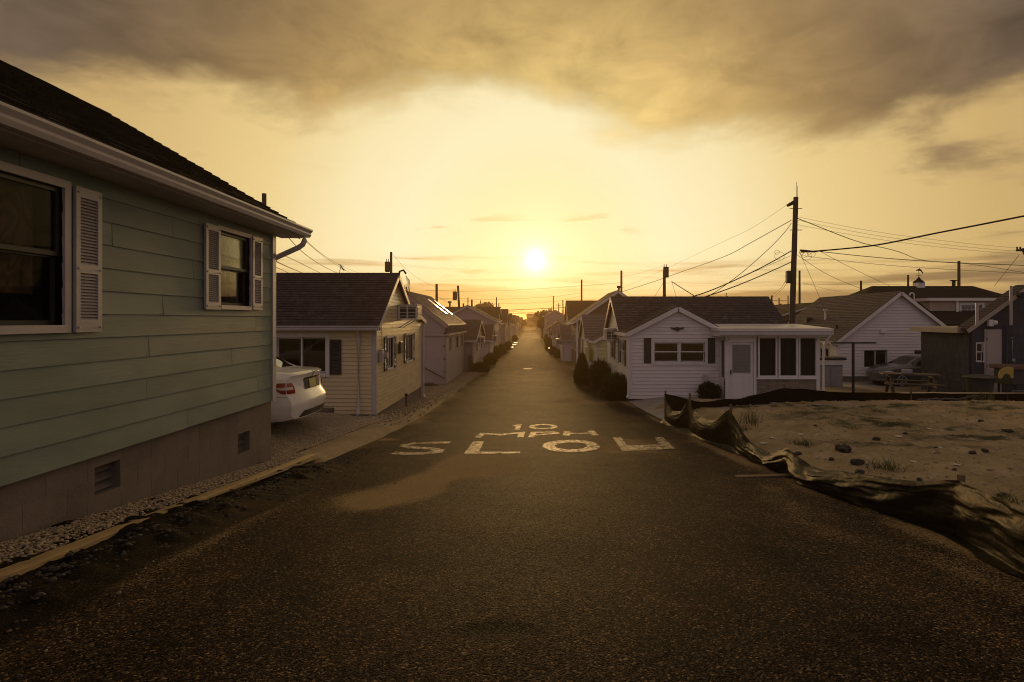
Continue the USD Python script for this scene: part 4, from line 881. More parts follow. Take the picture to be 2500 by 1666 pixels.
O3 = np.array([-4 + rk, 21.0, yz + 2.86]) - Cc * .2 + upC; yh.plane(O3, (-1, 0, 0), Cc, 7 + 2 * rk, 2.65 + .2, m_roofplum, False)
for xx in (-4 + rk, -11 - rk):
    for a, b in (((14.63, CZ - .20), (16.87, CZ + 1.31)), ((16.87, CZ + 1.31), (18.4, yz + 3.34)), ((18.4, yz + 3.34), (21.2, yz + 2.84))):
        mb = MB(); mb.beam((xx, a[0], a[1] - .03), (xx, b[0], b[1] - .03), .03, .13, np.cross((1, 0, 0), (0, b[0] - a[0], b[1] - a[1]))); put(t, "rake_board", mb, m_trimgrey)
p0 = np.array([-11 - rk, O[1], O[2] - .012]); gutter(t, p0, p0 + (7 + 2 * rk, 0, 0), (0, -1.0, 0), m_gutter, r=.066)
mb = MB(); mb.box(-11, -4, 14.63, 14.795, CZ - .24, CZ - .225); put(t, "soffit", mb, m_trimgrey)
downpipe(t, [(-4.42, 14.60, CZ - .25), (-4.42, 14.66, CZ - .32), (-4.42, 14.745, CZ - .42), (-4.42, 14.745, CZ - 2.25), (-4.42, 14.72, CZ - 2.36), (-4.40, 14.6, CZ - 2.42)], m_gutter, .045)
downpipe(t, [(-3.90, 21.02, yz + 2.8), (-3.93, 21.03, yz + 2.6), (-3.93, 21.03, yz + .15), (-3.86, 20.95, yz + .05)], m_gutter, .04)
mb = MB(); mb.box(-3.97, -3.87, 15.0, 15.2, CZ - 1.12, CZ - .78, bev=.01); me = put(t, "meter_box", mb, m_trimgrey)
mb = MB(); mb.tube([(-3.87, 15.28, CZ - .95), (-3.80, 15.28, CZ - .95)], .085, 16); put(me, "meter_dial", mb, m_steel)
mb = MB(); mb.tube([(-3.93, 15.1, CZ - .78), (-3.93, 15.1, CZ + .05), (-3.92, 15.25, CZ + .18), (-3.90, 16.6, CZ + 1.12), (-3.88, 16.8, CZ + 1.22)], .022, 8); put(t, "conduit", mb, m_steel)
mb = MB(); mb.tube([(-3.88, 16.75, CZ + 1.15), (-3.84, 16.85, CZ + 1.42), (-3.74, 16.9, CZ + 1.46), (-3.68, 16.95, CZ + 1.36)], .03, 8); put(t, "service_head", mb, m_grill)
for k in range(3):
    mb = MB(); a = np.linspace(0, math.pi * 1.4, 14); mb.tube([(-3.68 + .03 * k, 16.95 + .16 * math.sin(x) + .05 * k, CZ + 1.30 - .22 * (1 - math.cos(x)) - .05 * k) for x in a], .010, 5); put(t, "drip_loop", mb, m_wire)
mb = MB(); mb.box(-3.975, -3.90, 17.25, 17.6, CZ - 1.02, CZ - .66, bev=.02); put(t, "wall_box", mb, m_black)
mb = MB(); mb.tube([(-3.88, 17.9, CZ - 2.85), (-3.88, 17.9, CZ - 2.36)], .022, 8).tube([(-3.88, 17.9, CZ - 2.38), (-3.88, 17.9, CZ - 2.30)], .05, 8); single("standpipe", "thin dark pipe standing by the cream house's block foundation", "pipe", mb, m_grill)
mb = MB(); mb.box(-5.75, -4.95, 13.9, 14.5, CZ - 2.5, CZ - 2.22, bev=.02); single("black_planter_box", "low black box on the gravel below the white car's bumper", "box", mb, m_bin)
ac_unit(t, -3.98, -3.4, 17.2, 17.9, CZ + .0, CZ + .44, 1, label="white window air conditioner high on the cream house's street gable")
ya = t

# ------------------------------------------------------------------ mauve house with the metal roof
lb = CZ - 3.12
lh = House("metal_roof_house", "mauve panelled house with ribbed metal roof and two skylights", -8, -4, 27, 34.4, lb, CZ - .23, CZ + 1.33, "y", m_lav, m_metalroof, trim=m_tan, expo=.61, tb=.006, rseg=None, rexpo=50, over=.1, rake=.1, corner=False, fascia=False,
           wins=[("E", 1.35, 1.62, .45, .6, "single", dict(casing=.05, frame=m_tan)), ("E", 3.7, 1.62, .9, .6, "slider", dict(casing=.05, frame=m_tan)), ("E", 5.9, 1.62, .85, .6, "slider", dict(casing=.05, frame=m_tan))])
t = lh.t
n = 0; mb = MB(); slope = np.array([2.0, 0, -1.56])
for yy in np.arange(26.95, 34.5, .27):
    mb.beam((-6 + .05, yy, CZ + 1.33 + .045), (-3.88, yy, CZ - .32 + .065), .03, .05, (0, 0, 1))
put(t, "standing_seams", mb, m_metalroof, kind="stuff")
mb = MB(); mb.box(-3.93, -3.87, 26.9, 34.5, CZ - .66, CZ - .29); ap = put(t, "metal_apron", mb, m_metalroof)
mb = MB()
for yy in np.arange(26.95, 34.5, .27): mb.box(-3.87, -3.835, yy, yy + .03, CZ - .65, CZ - .30)
put(ap, "apron_ribs", mb, m_metalroof, kind="stuff")
mb = MB(); mb.box(-3.98, -3.80, 26.88, 34.5, CZ - .75, CZ - .665); put(t, "cornice", mb, m_tan)
mb = MB(); mb.beam((-8, 26.96, CZ - .75), (-4, 26.96, CZ - .75), .04, .04).beam((-5.3, 26.96, CZ + .7), (-4.0, 26.96, CZ - .35), .04, .04); put(t, "wall_batten", mb, m_lav)
for yy in (31.0, 33.0):
    mb = MB(); a = np.array([-5.55, yy, CZ + 1.05]); b = np.array([-4.55, yy, CZ + .27])
    mb.beam(a, b, .62, .10, (0, 0, 1)); sk = put(t, "skylight", mb, m_chrome)
    m2 = MB(); off = np.array([.62, 0, .79]) * .058; m2.beam(a + off, b + off, .50, .01, (0, 0, 1)); put(sk, "pane", m2, m_chrome)
mb = MB()
for k, (dx, dz) in enumerate(((0, .0), (.1, .07), (-.05, .14))): mb.box(-6.1 + dx, -4.4 + dx, 26.3 - .05 * k, 26.6 - .04 * k, lb + .02 + dz, lb + .075 + dz)
single("board_stack", "low stack of dark boards at the mauve metal-roofed house's foot", "boards", mb, m_stake)
mb = MB(); mb.beam((-6.0, 26.92, CZ - 1.7), (-4.05, 26.90, CZ - 2.75), .03, .04); put(t, "handrail", mb, m_grill)
mb = MB(); mb.box(-3.98, -3.94, 26.9, 27.06, lb, CZ - .8); put(t, "corner_trim", mb, m_lav)

# ------------------------------------------------------------------ further houses down the left side
base = CZ - 3.17
WD = lambda: None
def far_house(name, label, x0, x1, y0, y1, ze, zr, ridge, wall, roof, street, trim=m_trimgrey, n=2, expo=.2, extra=(), ac=None, **kw):
    """street = 'E' on the left side of the lane, 'W' on the right"""
    L = y1 - y0; wins = list(extra)
    for k in range(n):
        wd = min(1.0, L / (n * 2.2)); u = L * (k + .5) / n - wd / 2
        wins.append((street, u, 1.15, wd, min(1.0, ze - .35 - 1.15 + 3.17), "double" if (k + int(y0)) % 2 else "slider", dict(casing=.07)))
    kw.setdefault("rexpo", .16); kw.setdefault("rseg", .34)
    return House(name, label, x0, x1, y0, y1, base, CZ + ze, CZ + zr, ridge, wall, roof, trim=trim, expo=expo, wins=wins, **kw)
l3 = far_house("tan_cottage", "small tan cottage with plum roof just beyond the metal-roofed house", -8, -3.45, 35.0, 42, -1.2, -.05, "x", m_lav, m_roofplum, "E", expo=.25)
ac_unit(l3.t, -3.43, -2.95, 36.6, 37.3, CZ - 1.5, CZ - 1.12, 1, label="white air conditioner on the tan cottage's street wall, lower left row")
downpipe(l3.t, [(-3.5, 34.93, CZ - 1.3), (-3.5, 34.93, base + .1)], m_trimgrey, .05)
mb = MB(); mb.box(-3.75, -3.45, 34.2, 34.5, base, base + 1.05, bev=.02); single("green_post_box", "short dark post box at the tan cottage's front corner", "post", mb, m_bin)
l4 = far_house("white_cottage", "low white clapboard cottage between the tan cottage and the tall mauve gable", -7.4, -3.05, 43.0, 47.6, -1.45, -.42, "x", m_white, m_roofplum, "E", n=2, expo=.16)
ac_unit(l4.t, -3.03, -2.6, 44.2, 44.9, CZ - 1.66, CZ - 1.25, 1, label="dark-sided air conditioner on the low white cottage's street wall")
l5 = far_house("tall_mauve_house", "mauve clapboard house whose tall gable faces the camera on the left", -7.75, -3.05, 49, 55.3, -.03, 1.19, "y", m_lav, m_roofbrown, "E", n=2, expo=.28, over=.22)
mb = MB(); mb.beam((-5.9, 48.9, CZ - .62), (-4.55, 48.9, CZ - .62), .2, .1); put(l5.t, "window_hood", mb, m_trim)
l6 = far_house("brown_roof_house", "house with a broad dark brown roof behind the tall mauve gable", -10, -3.35, 57, 65, -.35, 1.32, "x", m_tan, m_roofbrown, "E", n=2, expo=.25)
mb = MB(); mb.tube([(-8.5, 60.5, CZ + .9), (-8.5, 60.5, CZ + 1.75)], .09, 10).tube([(-8.5, 60.5, CZ + 1.75), (-8.5, 60.5, CZ + 1.95)], .2, 10); put(l6.t, "vent_pipe", mb, m_grill)
mb = MB(); mb.box(-3.3, -2.95, 57.2, 64, CZ - .5, CZ - .36); put(l6.t, "awning", mb, m_tan)
l7 = far_house("brown_gable_house", "second dark brown roofed house down the left row", -8.5, -2.9, 67, 74, -.3, 1.25, "x", m_tan, m_roofbrown, "E", n=2, expo=.25)
l8 = far_house("pale_house", "pale narrow house with a sunlit corner, third past the mauve gable", -8, -2.7, 76, 83, -.35, .80, "x", m_cream, m_roofbrown, "E", n=2, expo=.25)
for k, (y0, L, zr) in enumerate([(86, 8, .55), (97, 7, .35), (107, 9, .85), (120, 8, .4), (133, 9, .9), (148, 9, .5), (164, 10, .8), (182, 10, .6), (204, 12, .9), (230, 12, 1.3)]):
    far_house("distant_house", ["low house with a sunlit sloping roof past the pale house", "small brown house far down the left row", "darker taller house far down the left row", "distant low house left of the lane, fourth past the pale house", "distant brown house left of the lane, fifth past the pale house",
              "distant house left of the lane, sixth past the pale house", "distant house left of the lane, seventh past the pale house", "distant house left of the lane, eighth past the pale house", "distant house left of the lane, next to last before the bay", "last house left of the lane before the bay"][k],
              -8.0, -2.75 - .1 * (k % 3), y0, y0 + L, zr - 1.35, zr, "x" if k % 3 else "y", [m_tan, m_brownwall, m_lav, m_white][k % 4], m_roofbrown, "E", n=1, detail=False, rexpo=.5, rseg=1.0)
# a few roofs of the next street, seen over the left row
for k, (x0, x1, y0, L, zr, lab) in enumerate([(-26, -12.5, 52, 8, .55, "long dark roof behind the metal-roofed house's ridge"), (-20, -11, 72, 8, 1.2, "dark roof behind the tall mauve gable's left slope"), (-34, -22, 46, 8, .2, "dark low roof behind the cream house's ridge, hidden side")][:2]):
    far_house("back_street_house", lab, x0, x1, y0, y0 + L, zr - 1.5, zr, "x", m_brownwall, m_roofblk, "E", n=1, detail=False, rexpo=.4, rseg=.8)

# ------------------------------------------------------------------ white house with the porch on the right
wz = CZ - 2.78
Wb = lambda y: 26 - y
wh = House("white_house", "white clapboard bungalow with glazed porch and an eagle over its front window", 3.5, 9.75, 21.8, 26, wz, CZ - .42, CZ + .92, "x", m_white, m_roofgrey, expo=.125, tb=.022, rparts=True, rseg=.16, rexpo=.13, over=.16, rake=.16,
           over_polys={"W": Polygon([(0, 0), (4.2, 0), (4.2, 2.36), (2.1, 3.70), (0, 2.36)]).difference(sbox(2.8, -1, 5, 2.33))}, wparts="W",
           wins=[("W", 1.5, 1.2, .72, .85, "double", dict(casing=.06))], skip=("S",))
t = wh.t
wa = House("white_house", None, 3.47, 6.80, 20.1, 23.15, wz, CZ - .43, CZ + .43, "y", m_white, m_roofgrey, expo=.125, tb=.022, wparts="SW", rparts=True, rseg=.16, rexpo=.13, over=.13, rake=.12, into=t, ridge_at=5.16, skip=("N", "E"), fascia=True,
           wins=[("S", .86, 1.30, 1.78, .68, "quad", dict(casing=.10)), ("W", .9, 1.15, 1.25, .86, "double", dict(casing=.06, muntin=0))])
FS = wa.F["S"]
for u in (.86 - .10 - .255, .86 + 1.78 + .10):
    mb = MB(); slab(mb, FS, sbox(u, 1.26, u + .25, 2.14), .017, .04); sh = put(t, "shutter", mb, m_black)
    for a, b in ((1.31, 1.66), (1.74, 2.09)):
        m2 = MB(); slab(m2, FS, sbox(u + .04, a, u + .21, b), .041, .048); put(sh, "raised_panel", m2, m_black)
FW = wa.F["W"]
for u in (.9 - .06 - .22, .9 + 1.25 + .06): shutter(t, FW, u, 1.1, .2, .95, m_black, 12)
for u in (1.5 - .26, 1.5 + .78): shutter(t, wh.F["W"], u, 1.15, .18, .9, m_black, 10)
ac_unit(t, 3.0, 3.46, 22.9, 23.6, CZ - .82, CZ - .36, -1, label="white air conditioner on the white porch house's lane side")
downpipe(t, [(3.40, 20.02, CZ - .5), (3.42, 20.03, CZ - .6), (3.42, 20.03, wz + .18), (3.36, 19.93, wz + .06)], m_trim, .04)
# eagle ornament
eg = [(-.25, .05), (-.20, .065), (-.13, .05), (-.06, .055), (-.035, .075), (-.01, .085), (.015, .07), (.05, .055), (.12, .05), (.19, .07), (.25, .06), (.20, .01), (.13, -.015), (.06, -.03), (.045, -.075), (.0, -.055), (-.05, -.08), (-.055, -.03), (-.13, -.02), (-.19, .0)]
mb = MB(); slab(mb, Frame((5.15, 20.1, CZ - .33), (1, 0, 0)), Polygon(eg), .018, .05)
single("eagle_ornament", "black spread-winged eagle ornament on the white house's gable", "ornament", mb, m_black)
# porch
px0, px1, py0, py1 = 6.62, 9.84, 19.5, 21.8; ztop = CZ - .56
FP = Frame((px0, py0, wz), (1, 0, 0)); FPW = Frame((px0, py1, wz), (0, -1, 0)); FPE = Frame((px1, py0, wz), (0, 1, 0)); H = ztop - wz
def piece(nm, F, a, b, c, d, n0, n1, mat, parent=None): m_ = MB(); slab(m_, F, sbox(a, b, c, d), n0, n1); return put(parent or t, nm, m_, mat)
for a, b in ((0, .15), (.97, 1.06), (3.10, 3.22)): piece("porch_post", FP, a, 0, b, H, -.09, .012, m_trim)
piece("door_head", FP, .15, 2.02, .97, H, -.08, .008, m_trim)
dr = piece("door", FP, .16, .04, .96, 2.01, -.055, -.02, m_trim)
for a, b in ((.25, .53), (.59, .87)):
    m_ = MB(); slab(m_, FP, sbox(a, .14, b, .86), -.0195, -.012); put(dr, "panel", m_, m_trim)
piece("glass", FP, .25, .98, .87, 1.93, -.019, -.013, m_screenglass, dr); piece("inner_blind", FP, .25, .98, .87, 1.93, -.09, -.06, m_tan)
m_ = MB()
for k in range(12): slab(m_, FP, sbox(.25, .98 + k * .079, .87, .986 + k * .079), -.0125, -.004)
put(dr, "louvre_edges", m_, m_steel, kind="stuff")
m_ = MB(); m_.box(px0 + .18, px0 + .205, py0 - .02 - .02, py0 + .03, wz + .92, wz + 1.07); put(dr, "handle", m_, m_black)
for k, (a, b) in enumerate(((1.18, 1.72), (1.88, 2.42), (2.56, 3.08))):
    m_ = MB()
    for q in ((a - .06, .82, a, H), (b, .82, b + .06, H), (a, .82, b, .88), (a, H - .07, b, H)): slab(m_, FP, sbox(*q), -.06, .004)
    w = put(t, "porch_window", m_, m_trim)
    for j in range(12):
        z0 = .89 + j * (H - .97) / 12; m2 = MB(); m2.add([FP.p(a, z0, -.012), FP.p(b, z0, -.012), FP.p(b, z0 + .112, -.035), FP.p(a, z0 + .112, -.035)], [(0, 1, 2, 3)]); put(w, "pane", m2, m_screenglass)
    m2 = MB(); slab(m2, FP, sbox(a + .015, .89, b - .015, H - .08), -.10, -.09); put(w, "screen", m2, plain("porch_screen_%d" % k, (.030, .023, .018), .8, .3, 2.0))
piece("porch_sill", FP, 1.06, .76, 3.10, .82, -.08, .05, m_trim)
kw_ = piece("knee_wall", FP, 1.06, 0, 3.10, .76, -.09, 0, m_mortar)
rows(kw_, FP, sbox(1.062, 0, 3.098, .755), .066, .006, .006, [plain("tan_brick", (.20, .165, .125), .8, .25, 6.0, .3, 40, rnd=.16)], "brick", seg=.22, gap=.01, limit=160)
piece("porch_side_post", FPW, 0, 0, .15, H, -.08, 0, m_trim); piece("porch_side_wall", FPW, .15, 0, 2.3, .8, -.08, 0, m_white); piece("porch_side_header", FPW, .15, H - .14, 2.3, H, -.08, 0, m_trim)
w = piece("porch_side_window", FPW, 1.75, .8, 1.83, H - .14, -.06, .0, m_trim); piece("pane", FPW, 1.83, .8, 2.2, H - .14, -.035, -.03, m_glass, w); piece("pane", FPW, .15, .8, 1.75, H - .14, -.035, -.03, m_glass, w)
piece("porch_side_wall", FPE, 0, 0, 2.3, H, -.08, 0, m_white)
mb = MB(); mb.add([(6.30, 19.22, CZ - .29), (10.16, 19.22, CZ - .29), (10.16, 22.0, CZ - .16), (6.30, 22.0, CZ - .16), (6.30, 19.22, CZ - .38), (10.16, 19.22, CZ - .38), (10.16, 22.0, CZ - .38), (6.30, 22.0, CZ - .38)], [(0, 1, 2, 3), (7, 6, 5, 4), (0, 4, 5, 1), (1, 5, 6, 2), (2, 6, 7, 3), (3, 7, 4, 0)])
put(t, "porch_roof", mb, m_trim)
mb = MB(); mb.box(6.34, 10.12, 19.27, 21.8, CZ - .56, CZ - .382); put(t, "porch_soffit", mb, m_trim)
gutter(t, (6.34, 19.265, CZ - .40), (10.14, 19.265, CZ - .40), (0, -1.0, 0), m_trim)
for xx in (6.75, 9.72):
    mb = MB(); mb.lathe((0, 0, 0), [(.0, .0), (.025, 0), (.03, .04), (.055, .11), (.05, .11), (0, .08)], 14); v, f = mb.arr(); R = trimesh.transformations.rotation_matrix(math.radians(115), (1, 0, 0))[:3, :3]; v = v @ R.T + (xx, 19.47, CZ - .66)
    put(t, "flood_lamp", MB().add(v, f), m_trim, smooth=40)
downpipe(t, [(10.05, 19.22, CZ - .52), (9.98, 19.35, CZ - .72), (9.93, 19.44, CZ - .95), (9.93, 19.44, wz + .1)], m_trim, .04)
mb = MB(); mb.box(6.05, 6.17, 19.96, 20.06, wz + .62, wz + .86, bev=.01); put(t, "utility_box", mb, m_trimgrey)

# ------------------------------------------------------------------ pale yellow cottage, brown house and the rest of the right row
ph = House("yellow_cottage", "pale yellow cottage with faded roof, next past the white porch house", 3.0, 9.5, 30.3, 34, base + .04, CZ - .95, CZ + .23, "x", m_paley, m_roofpink, expo=.2, tb=.025, rseg=.3, rexpo=.16, over=.12, rake=.14, wins=[("W", .9, 1.1, .8, .9, "double", {})])
House("yellow_cottage", None, 3.2, 6.6, 28.3, 31.6, base + .04, CZ - 1.02, CZ - .12, "y", m_paley, m_roofpink, expo=.2, tb=.025, rseg=.3, rexpo=.16, over=.13, rake=.12, into=ph.t, skip=("N",), wins=[("S", 1.2, 1.1, 1.0, .9, "double", {})])
mb = MB(); mb.box(2.78, 2.99, 29.2, 30.1, CZ - 2.3, CZ - 1.4); mb2 = mb; put(ph.t, "bay_box", mb, m_paley)
bh = far_house("brown_house", "tall dark brown house with white bargeboard over the yellow cottage", 3.1, 8.6, 38.4, 43, 0.0, 1.92, "y", m_brownwall, m_roofbrown, "W", n=2, expo=.2, over=.28, rake=.22, trim=m_trim)
mb = MB(); mb.tube([(6.4, 41.5, CZ + 1.4), (6.4, 41.5, CZ + 2.3)], .07, 8).tube([(6.4, 41.5, CZ + 2.3), (6.4, 41.5, CZ + 2.45)], .14, 8); put(bh.t, "vent_pipe", mb, m_grill)
r4 = far_house("white_lane_cottage", "small white cottage tucked behind the brown house on the right", 2.47, 7.2, 43.6, 48.2, -1.45, -.5, "x", m_white, m_roofpink, "W", n=1, expo=.16)
ac_unit(r4.t, 2.0, 2.45, 44.4, 45.1, CZ - 1.95, CZ - 1.5, -1, label="white air conditioner on the small white cottage right of the lane")
r5 = far_house("mauve_lane_cottage", "low mauve cottage beyond the small white cottage on the right", 2.2, 7.0, 53, 57.6, -1.4, -.58, "x", m_lav, m_roofpink, "W", n=1, expo=.2)
mb = MB(); mb.box(1.75, 2.18, 53.2, 54.4, base, base + .42); mb.box(1.70, 2.18, 53.1, 54.5, base + .421, base + .50); put(r5.t, "step_box", mb, m_trim)
r3 = far_house("brown_shingle_house", "brown shingle roof house left of the brown house's bargeboard", 4.05, 11, 59.5, 66, .05, 2.05, "x", m_tan, m_roofbrown, "W", n=2, expo=.25)
r6 = far_house("dark_trim_cottage", "small white gabled cottage with dark roof edges far down the right row", 2.35, 4.3, 70, 76, -.95, -.28, "y", m_white, m_roofbrown, "W", trim=m_brownwall, n=2, expo=.2)
r7 = far_house("mauve_far_house", "mauve block of a house with low roof behind the dark-trimmed cottage", 2.6, 7.6, 79, 86, -.5, .02, "x", m_lav, m_roofpink, "W", n=2, detail=False, rexpo=.3, rseg=.6)
r8 = far_house("wide_gable_house", "pale wide-gabled house crowning the far right row", 2.4, 5.6, 93, 103, .70, 1.56, "y", m_lav, m_roofbrown, "W", n=2, detail=False, rexpo=.3, rseg=.6)
for k, (y0, L, zr, w) in enumerate([(106, 8, .9, 5), (117, 8, .5, 4), (128, 9, 1.1, 5), (142, 9, .6, 4), (157, 10, 1.0, 5), (174, 11, 1.4, 5), (196, 12, .9, 5), (222, 14, 1.6, 6)]):
    far_house("distant_house", ["distant house right of the lane just past the wide gable", "low distant house right of the lane, second past the wide gable", "distant house right of the lane, third past the wide gable", "distant house right of the lane, fourth past the wide gable", "distant house right of the lane, fifth past the wide gable", "distant house right of the lane, sixth past the wide gable", "distant house right of the lane, next to last before the bay", "last distant house right of the lane before the bay"][k],
              2.6 + .1 * (k % 3), 2.6 + w, y0, y0 + L, zr - 1.3, zr, "y" if k % 2 else "x", [m_lav, m_tan, m_white, m_brownwall][k % 4], m_roofbrown, "W", n=1, detail=False, rexpo=.5, rseg=1.0)
eh = House("bay_end_house", "two-storey brown house closing the far end of the lane", -1.8, 7.2, 279, 287, base, CZ + 1.6, CZ + 3.0, "x", m_brownwall, m_roofbrown, expo=.4, detail=False, rexpo=.8, rseg=1.6,
           wins=[("S", 1.6, 1.0, 1.2, 1.1, "double", dict(casing=.15)), ("S", 5.8, 3.6, 1.2, 1.2, "double", dict(casing=.15)), ("S", 1.4, 3.6, 1.2, 1.2, "double", dict(casing=.15)), ("S", 4.8, 1.0, 1.6, 1.0, "slider", dict(casing=.15))])
mb = MB(); mb.box(-3.0, -1.85, 279.5, 286, base, CZ + .3); put(eh.t, "side_wing", mb, m_brownwall)
mb = MB(); mb.box(.2, 5.0, 277.6, 278.95, CZ + 1.0, CZ + 1.15).box(.2, 5.0, 277.6, 277.7, CZ + .25, CZ + .32); put(eh.t, "balcony", mb, m_tan)

# ------------------------------------------------------------------ second white house, black-roofed house, slate-shingled house
w2 = House("white_gable_house", "white clapboard house with wide gable and grey roof behind the T-shaped post", 15.0, 21.0, 28, 35.4, CZ - 3.2, CZ - .98, CZ + 1.34, "y", m_white, m_roofgrey, expo=.14, tb=.03, groove=.2, found=.42, foundmat=m_block, rseg=.26, rexpo=.14, over=.18, rake=.2, wparts="S",
           wins=[("S", 1.27, .86, 1.14, .86, "slider", dict(casing=.06, back=(0, 1, 0, 1), backm=m_darkin)), ("S", 3.72, .86, 1.14, .86, "slider", dict(casing=.06)), ("W", 5.7, .9, .9, .85, "slider", dict(casing=.06))], wmats=[m_white])
t = w2.t
mb = MB(); mb.box(17.05, 17.3, 27.86, 27.985, CZ - .66, CZ - .46, bev=.02); put(t, "wall_vent", mb, m_trim)
for xx, yy, h in ((16.2, 31.5, .55), (15.6, 29.2, .25), (15.4, 30.2, .25)):
    zb_ = CZ - .98 + (xx - 15) * .77; mb = MB(); mb.tube([(xx, yy, zb_), (xx, yy, zb_ + h)], .06, 10); 
    if h > .3: mb.tube([(xx, yy, zb_ + h), (xx, yy, zb_ + h + .1)], .11, 10)
    put(t, "vent_pipe", mb, m_trim if h > .3 else m_grill)
mb = MB(); mb.box(15.9, 16.25, 33, 33.4, CZ - .98 + .74, CZ - .98 + 1.10); put(t, "roof_vent", mb, m_grill)
p, q, out = w2.eaves[0]; gutter(t, p, q, out, m_trim)
downpipe(t, [(14.72, 28.1, CZ - 1.2), (14.80, 28.0, CZ - 1.35), (14.93, 27.92, CZ - 1.5), (14.93, 27.92, CZ - 3.0)], m_trim, .05)
bz = CZ - 3.2
b2 = thing("black_roof_house", "two-storey house with a big black hip roof and a glazed bay behind the white gable", "house", (28, 42, bz))
x0, x1, y0, y1, ze, zr = 20.2, 37.5, 37.0, 47.0, CZ - .3, CZ + 2.46
mb = MB(); mb.box(x0 + .4, x1 - .4, y0 + .4, y1 - .4, bz, ze - .02); put(b2, "wall", mb, m_tan)
ra, rb, ym = 25.0, 32.4, 42.0
def hipface(pts):
    O, A_, B_, C_ = [np.array(p_, float) for p_ in pts]; U = A_ - O; U /= np.linalg.norm(U); Nn = np.cross(U, B_ - O); Nn /= np.linalg.norm(Nn); Wv = np.cross(Nn, U); F = Frame(O, U, Wv)
    pl = Polygon([((p_ - O) @ U, (p_ - O) @ Wv) for p_ in (O, A_, B_, C_)]); mb = MB(); slab(mb, F, pl, -.08, 0); r_ = put(b2, "roof", mb, m_roofblk); rows(r_, F, pl, .2, .012, .002, [m_roofblk], "shingle_courses", parts=False)
hipface([(x0, y0, ze), (x1, y0, ze), (rb, ym, zr), (ra, ym, zr)]); hipface([(x1, y0, ze), (x1, y1, ze), (rb, ym + .001, zr), (rb, ym, zr)]); hipface([(x1, y1, ze), (x0, y1, ze), (ra, ym, zr), (rb, ym, zr)]); hipface([(x0, y1, ze), (x0, y0, ze), (ra, ym, zr), (ra, ym + .001, zr)])
Fb = Frame((27.0, 38.6, bz), (1, 0, 0)); bx0 = Fb
hole = None
m_ = MB(); slab(m_, Fb, sbox(0, 2.5, 4.4, 4.45).difference(sbox(2.0, 3.0, 3.4, 4.2)), -2.0, 0) if False else slab(m_, Fb, sbox(0, 2.5, 4.4, 4.45).difference(sbox(2.0, 3.0, 3.4, 4.2)), -.1, 0); put(b2, "bay_wall", m_, m_tan)
wn = window(b2, Fb, 2.0, 3.0, 1.4, 1.2, "slider", m_trim, casing=.14, muntin=3)
m_ = MB(); m_.box(26.9, 27.0, 38.6, 41.0, bz + 2.5, bz + 4.45).box(31.4, 31.5, 38.6, 41.0, bz + 2.5, bz + 4.45); put(b2, "bay_side", m_, m_tan)
m_ = MB(); m_.box(26.7, 31.7, 38.4, 41.2, bz + 4.46, bz + 4.66); put(b2, "bay_roof", m_, m_trim)
for xx in (28.6, 31.3): m_ = MB(); m_.box(xx, xx + .16, 38.50, 38.58, bz + 2.5, bz + 4.45); put(b2, "bay_post", m_, m_trim)
for xx, yy, h in ((25.0, 38.9, .45), (26.1, 39.0, .85)):
    zb_ = ze + (yy - y0) / (ym - y0) * (zr - ze); a = np.linspace(0, math.pi, 8); m_ = MB(); m_.tube([(xx, yy, zb_), (xx, yy, zb_ + h)] + [(xx - .16 + .16 * math.cos(k), yy, zb_ + h + .16 * math.sin(k)) for k in a[1:]], .05, 8); put(b2, "curved_vent", m_, m_trim)
m_ = MB(); m_.tube([(31.0, ym, zr - .1), (31.0, ym, zr + .38)], .12, 10).tube([(31.0, ym, zr + .38), (31.0, ym, zr + .44)], .24, 10); put(b2, "vent_pipe", m_, m_grill)
cu = thing("cupola", "small white roof cupola carrying a leaping dolphin weathervane on the black roof", "cupola", (28.45, ym, zr))
m_ = MB(); m_.box(28.18, 28.72, ym - .27, ym + .27, zr - .25, zr + .26); put(cu, "body", m_, m_trim)
m_ = MB(); c = (28.45, ym); m_.lathe((c[0], c[1], zr + .26), [(.47, 0), (.40, .08), (.22, .20), (.07, .36), (0, .46)], 4); put(cu, "roof", m_, m_roofblk)
m_ = MB(); m_.tube([(28.45, ym, zr + .68), (28.45, ym, zr + 1.02)], .02, 6).tube([(28.22, ym, zr + .80), (28.68, ym, zr + .80)], .018, 6); vn = put(cu, "vane_rod", m_, m_grill)
dol = [(-.50, .0), (-.40, .14), (-.22, .24), (-.08, .27), (-.02, .36), (.06, .26), (.22, .16), (.36, -.04), (.44, -.22), (.58, -.24), (.46, -.34), (.40, -.42), (.34, -.26), (.22, -.08), (.05, .02), (-.06, -.02), (-.12, -.12), (-.16, .0), (-.34, .02), (-.46, -.02)]
m_ = MB(); slab(m_, Frame((28.50, ym, zr + 1.12), (1, 0, 0)), Polygon([(a * .52, b * .52) for a, b in dol]), -.02, .02); put(vn, "dolphin", m_, m_grill)

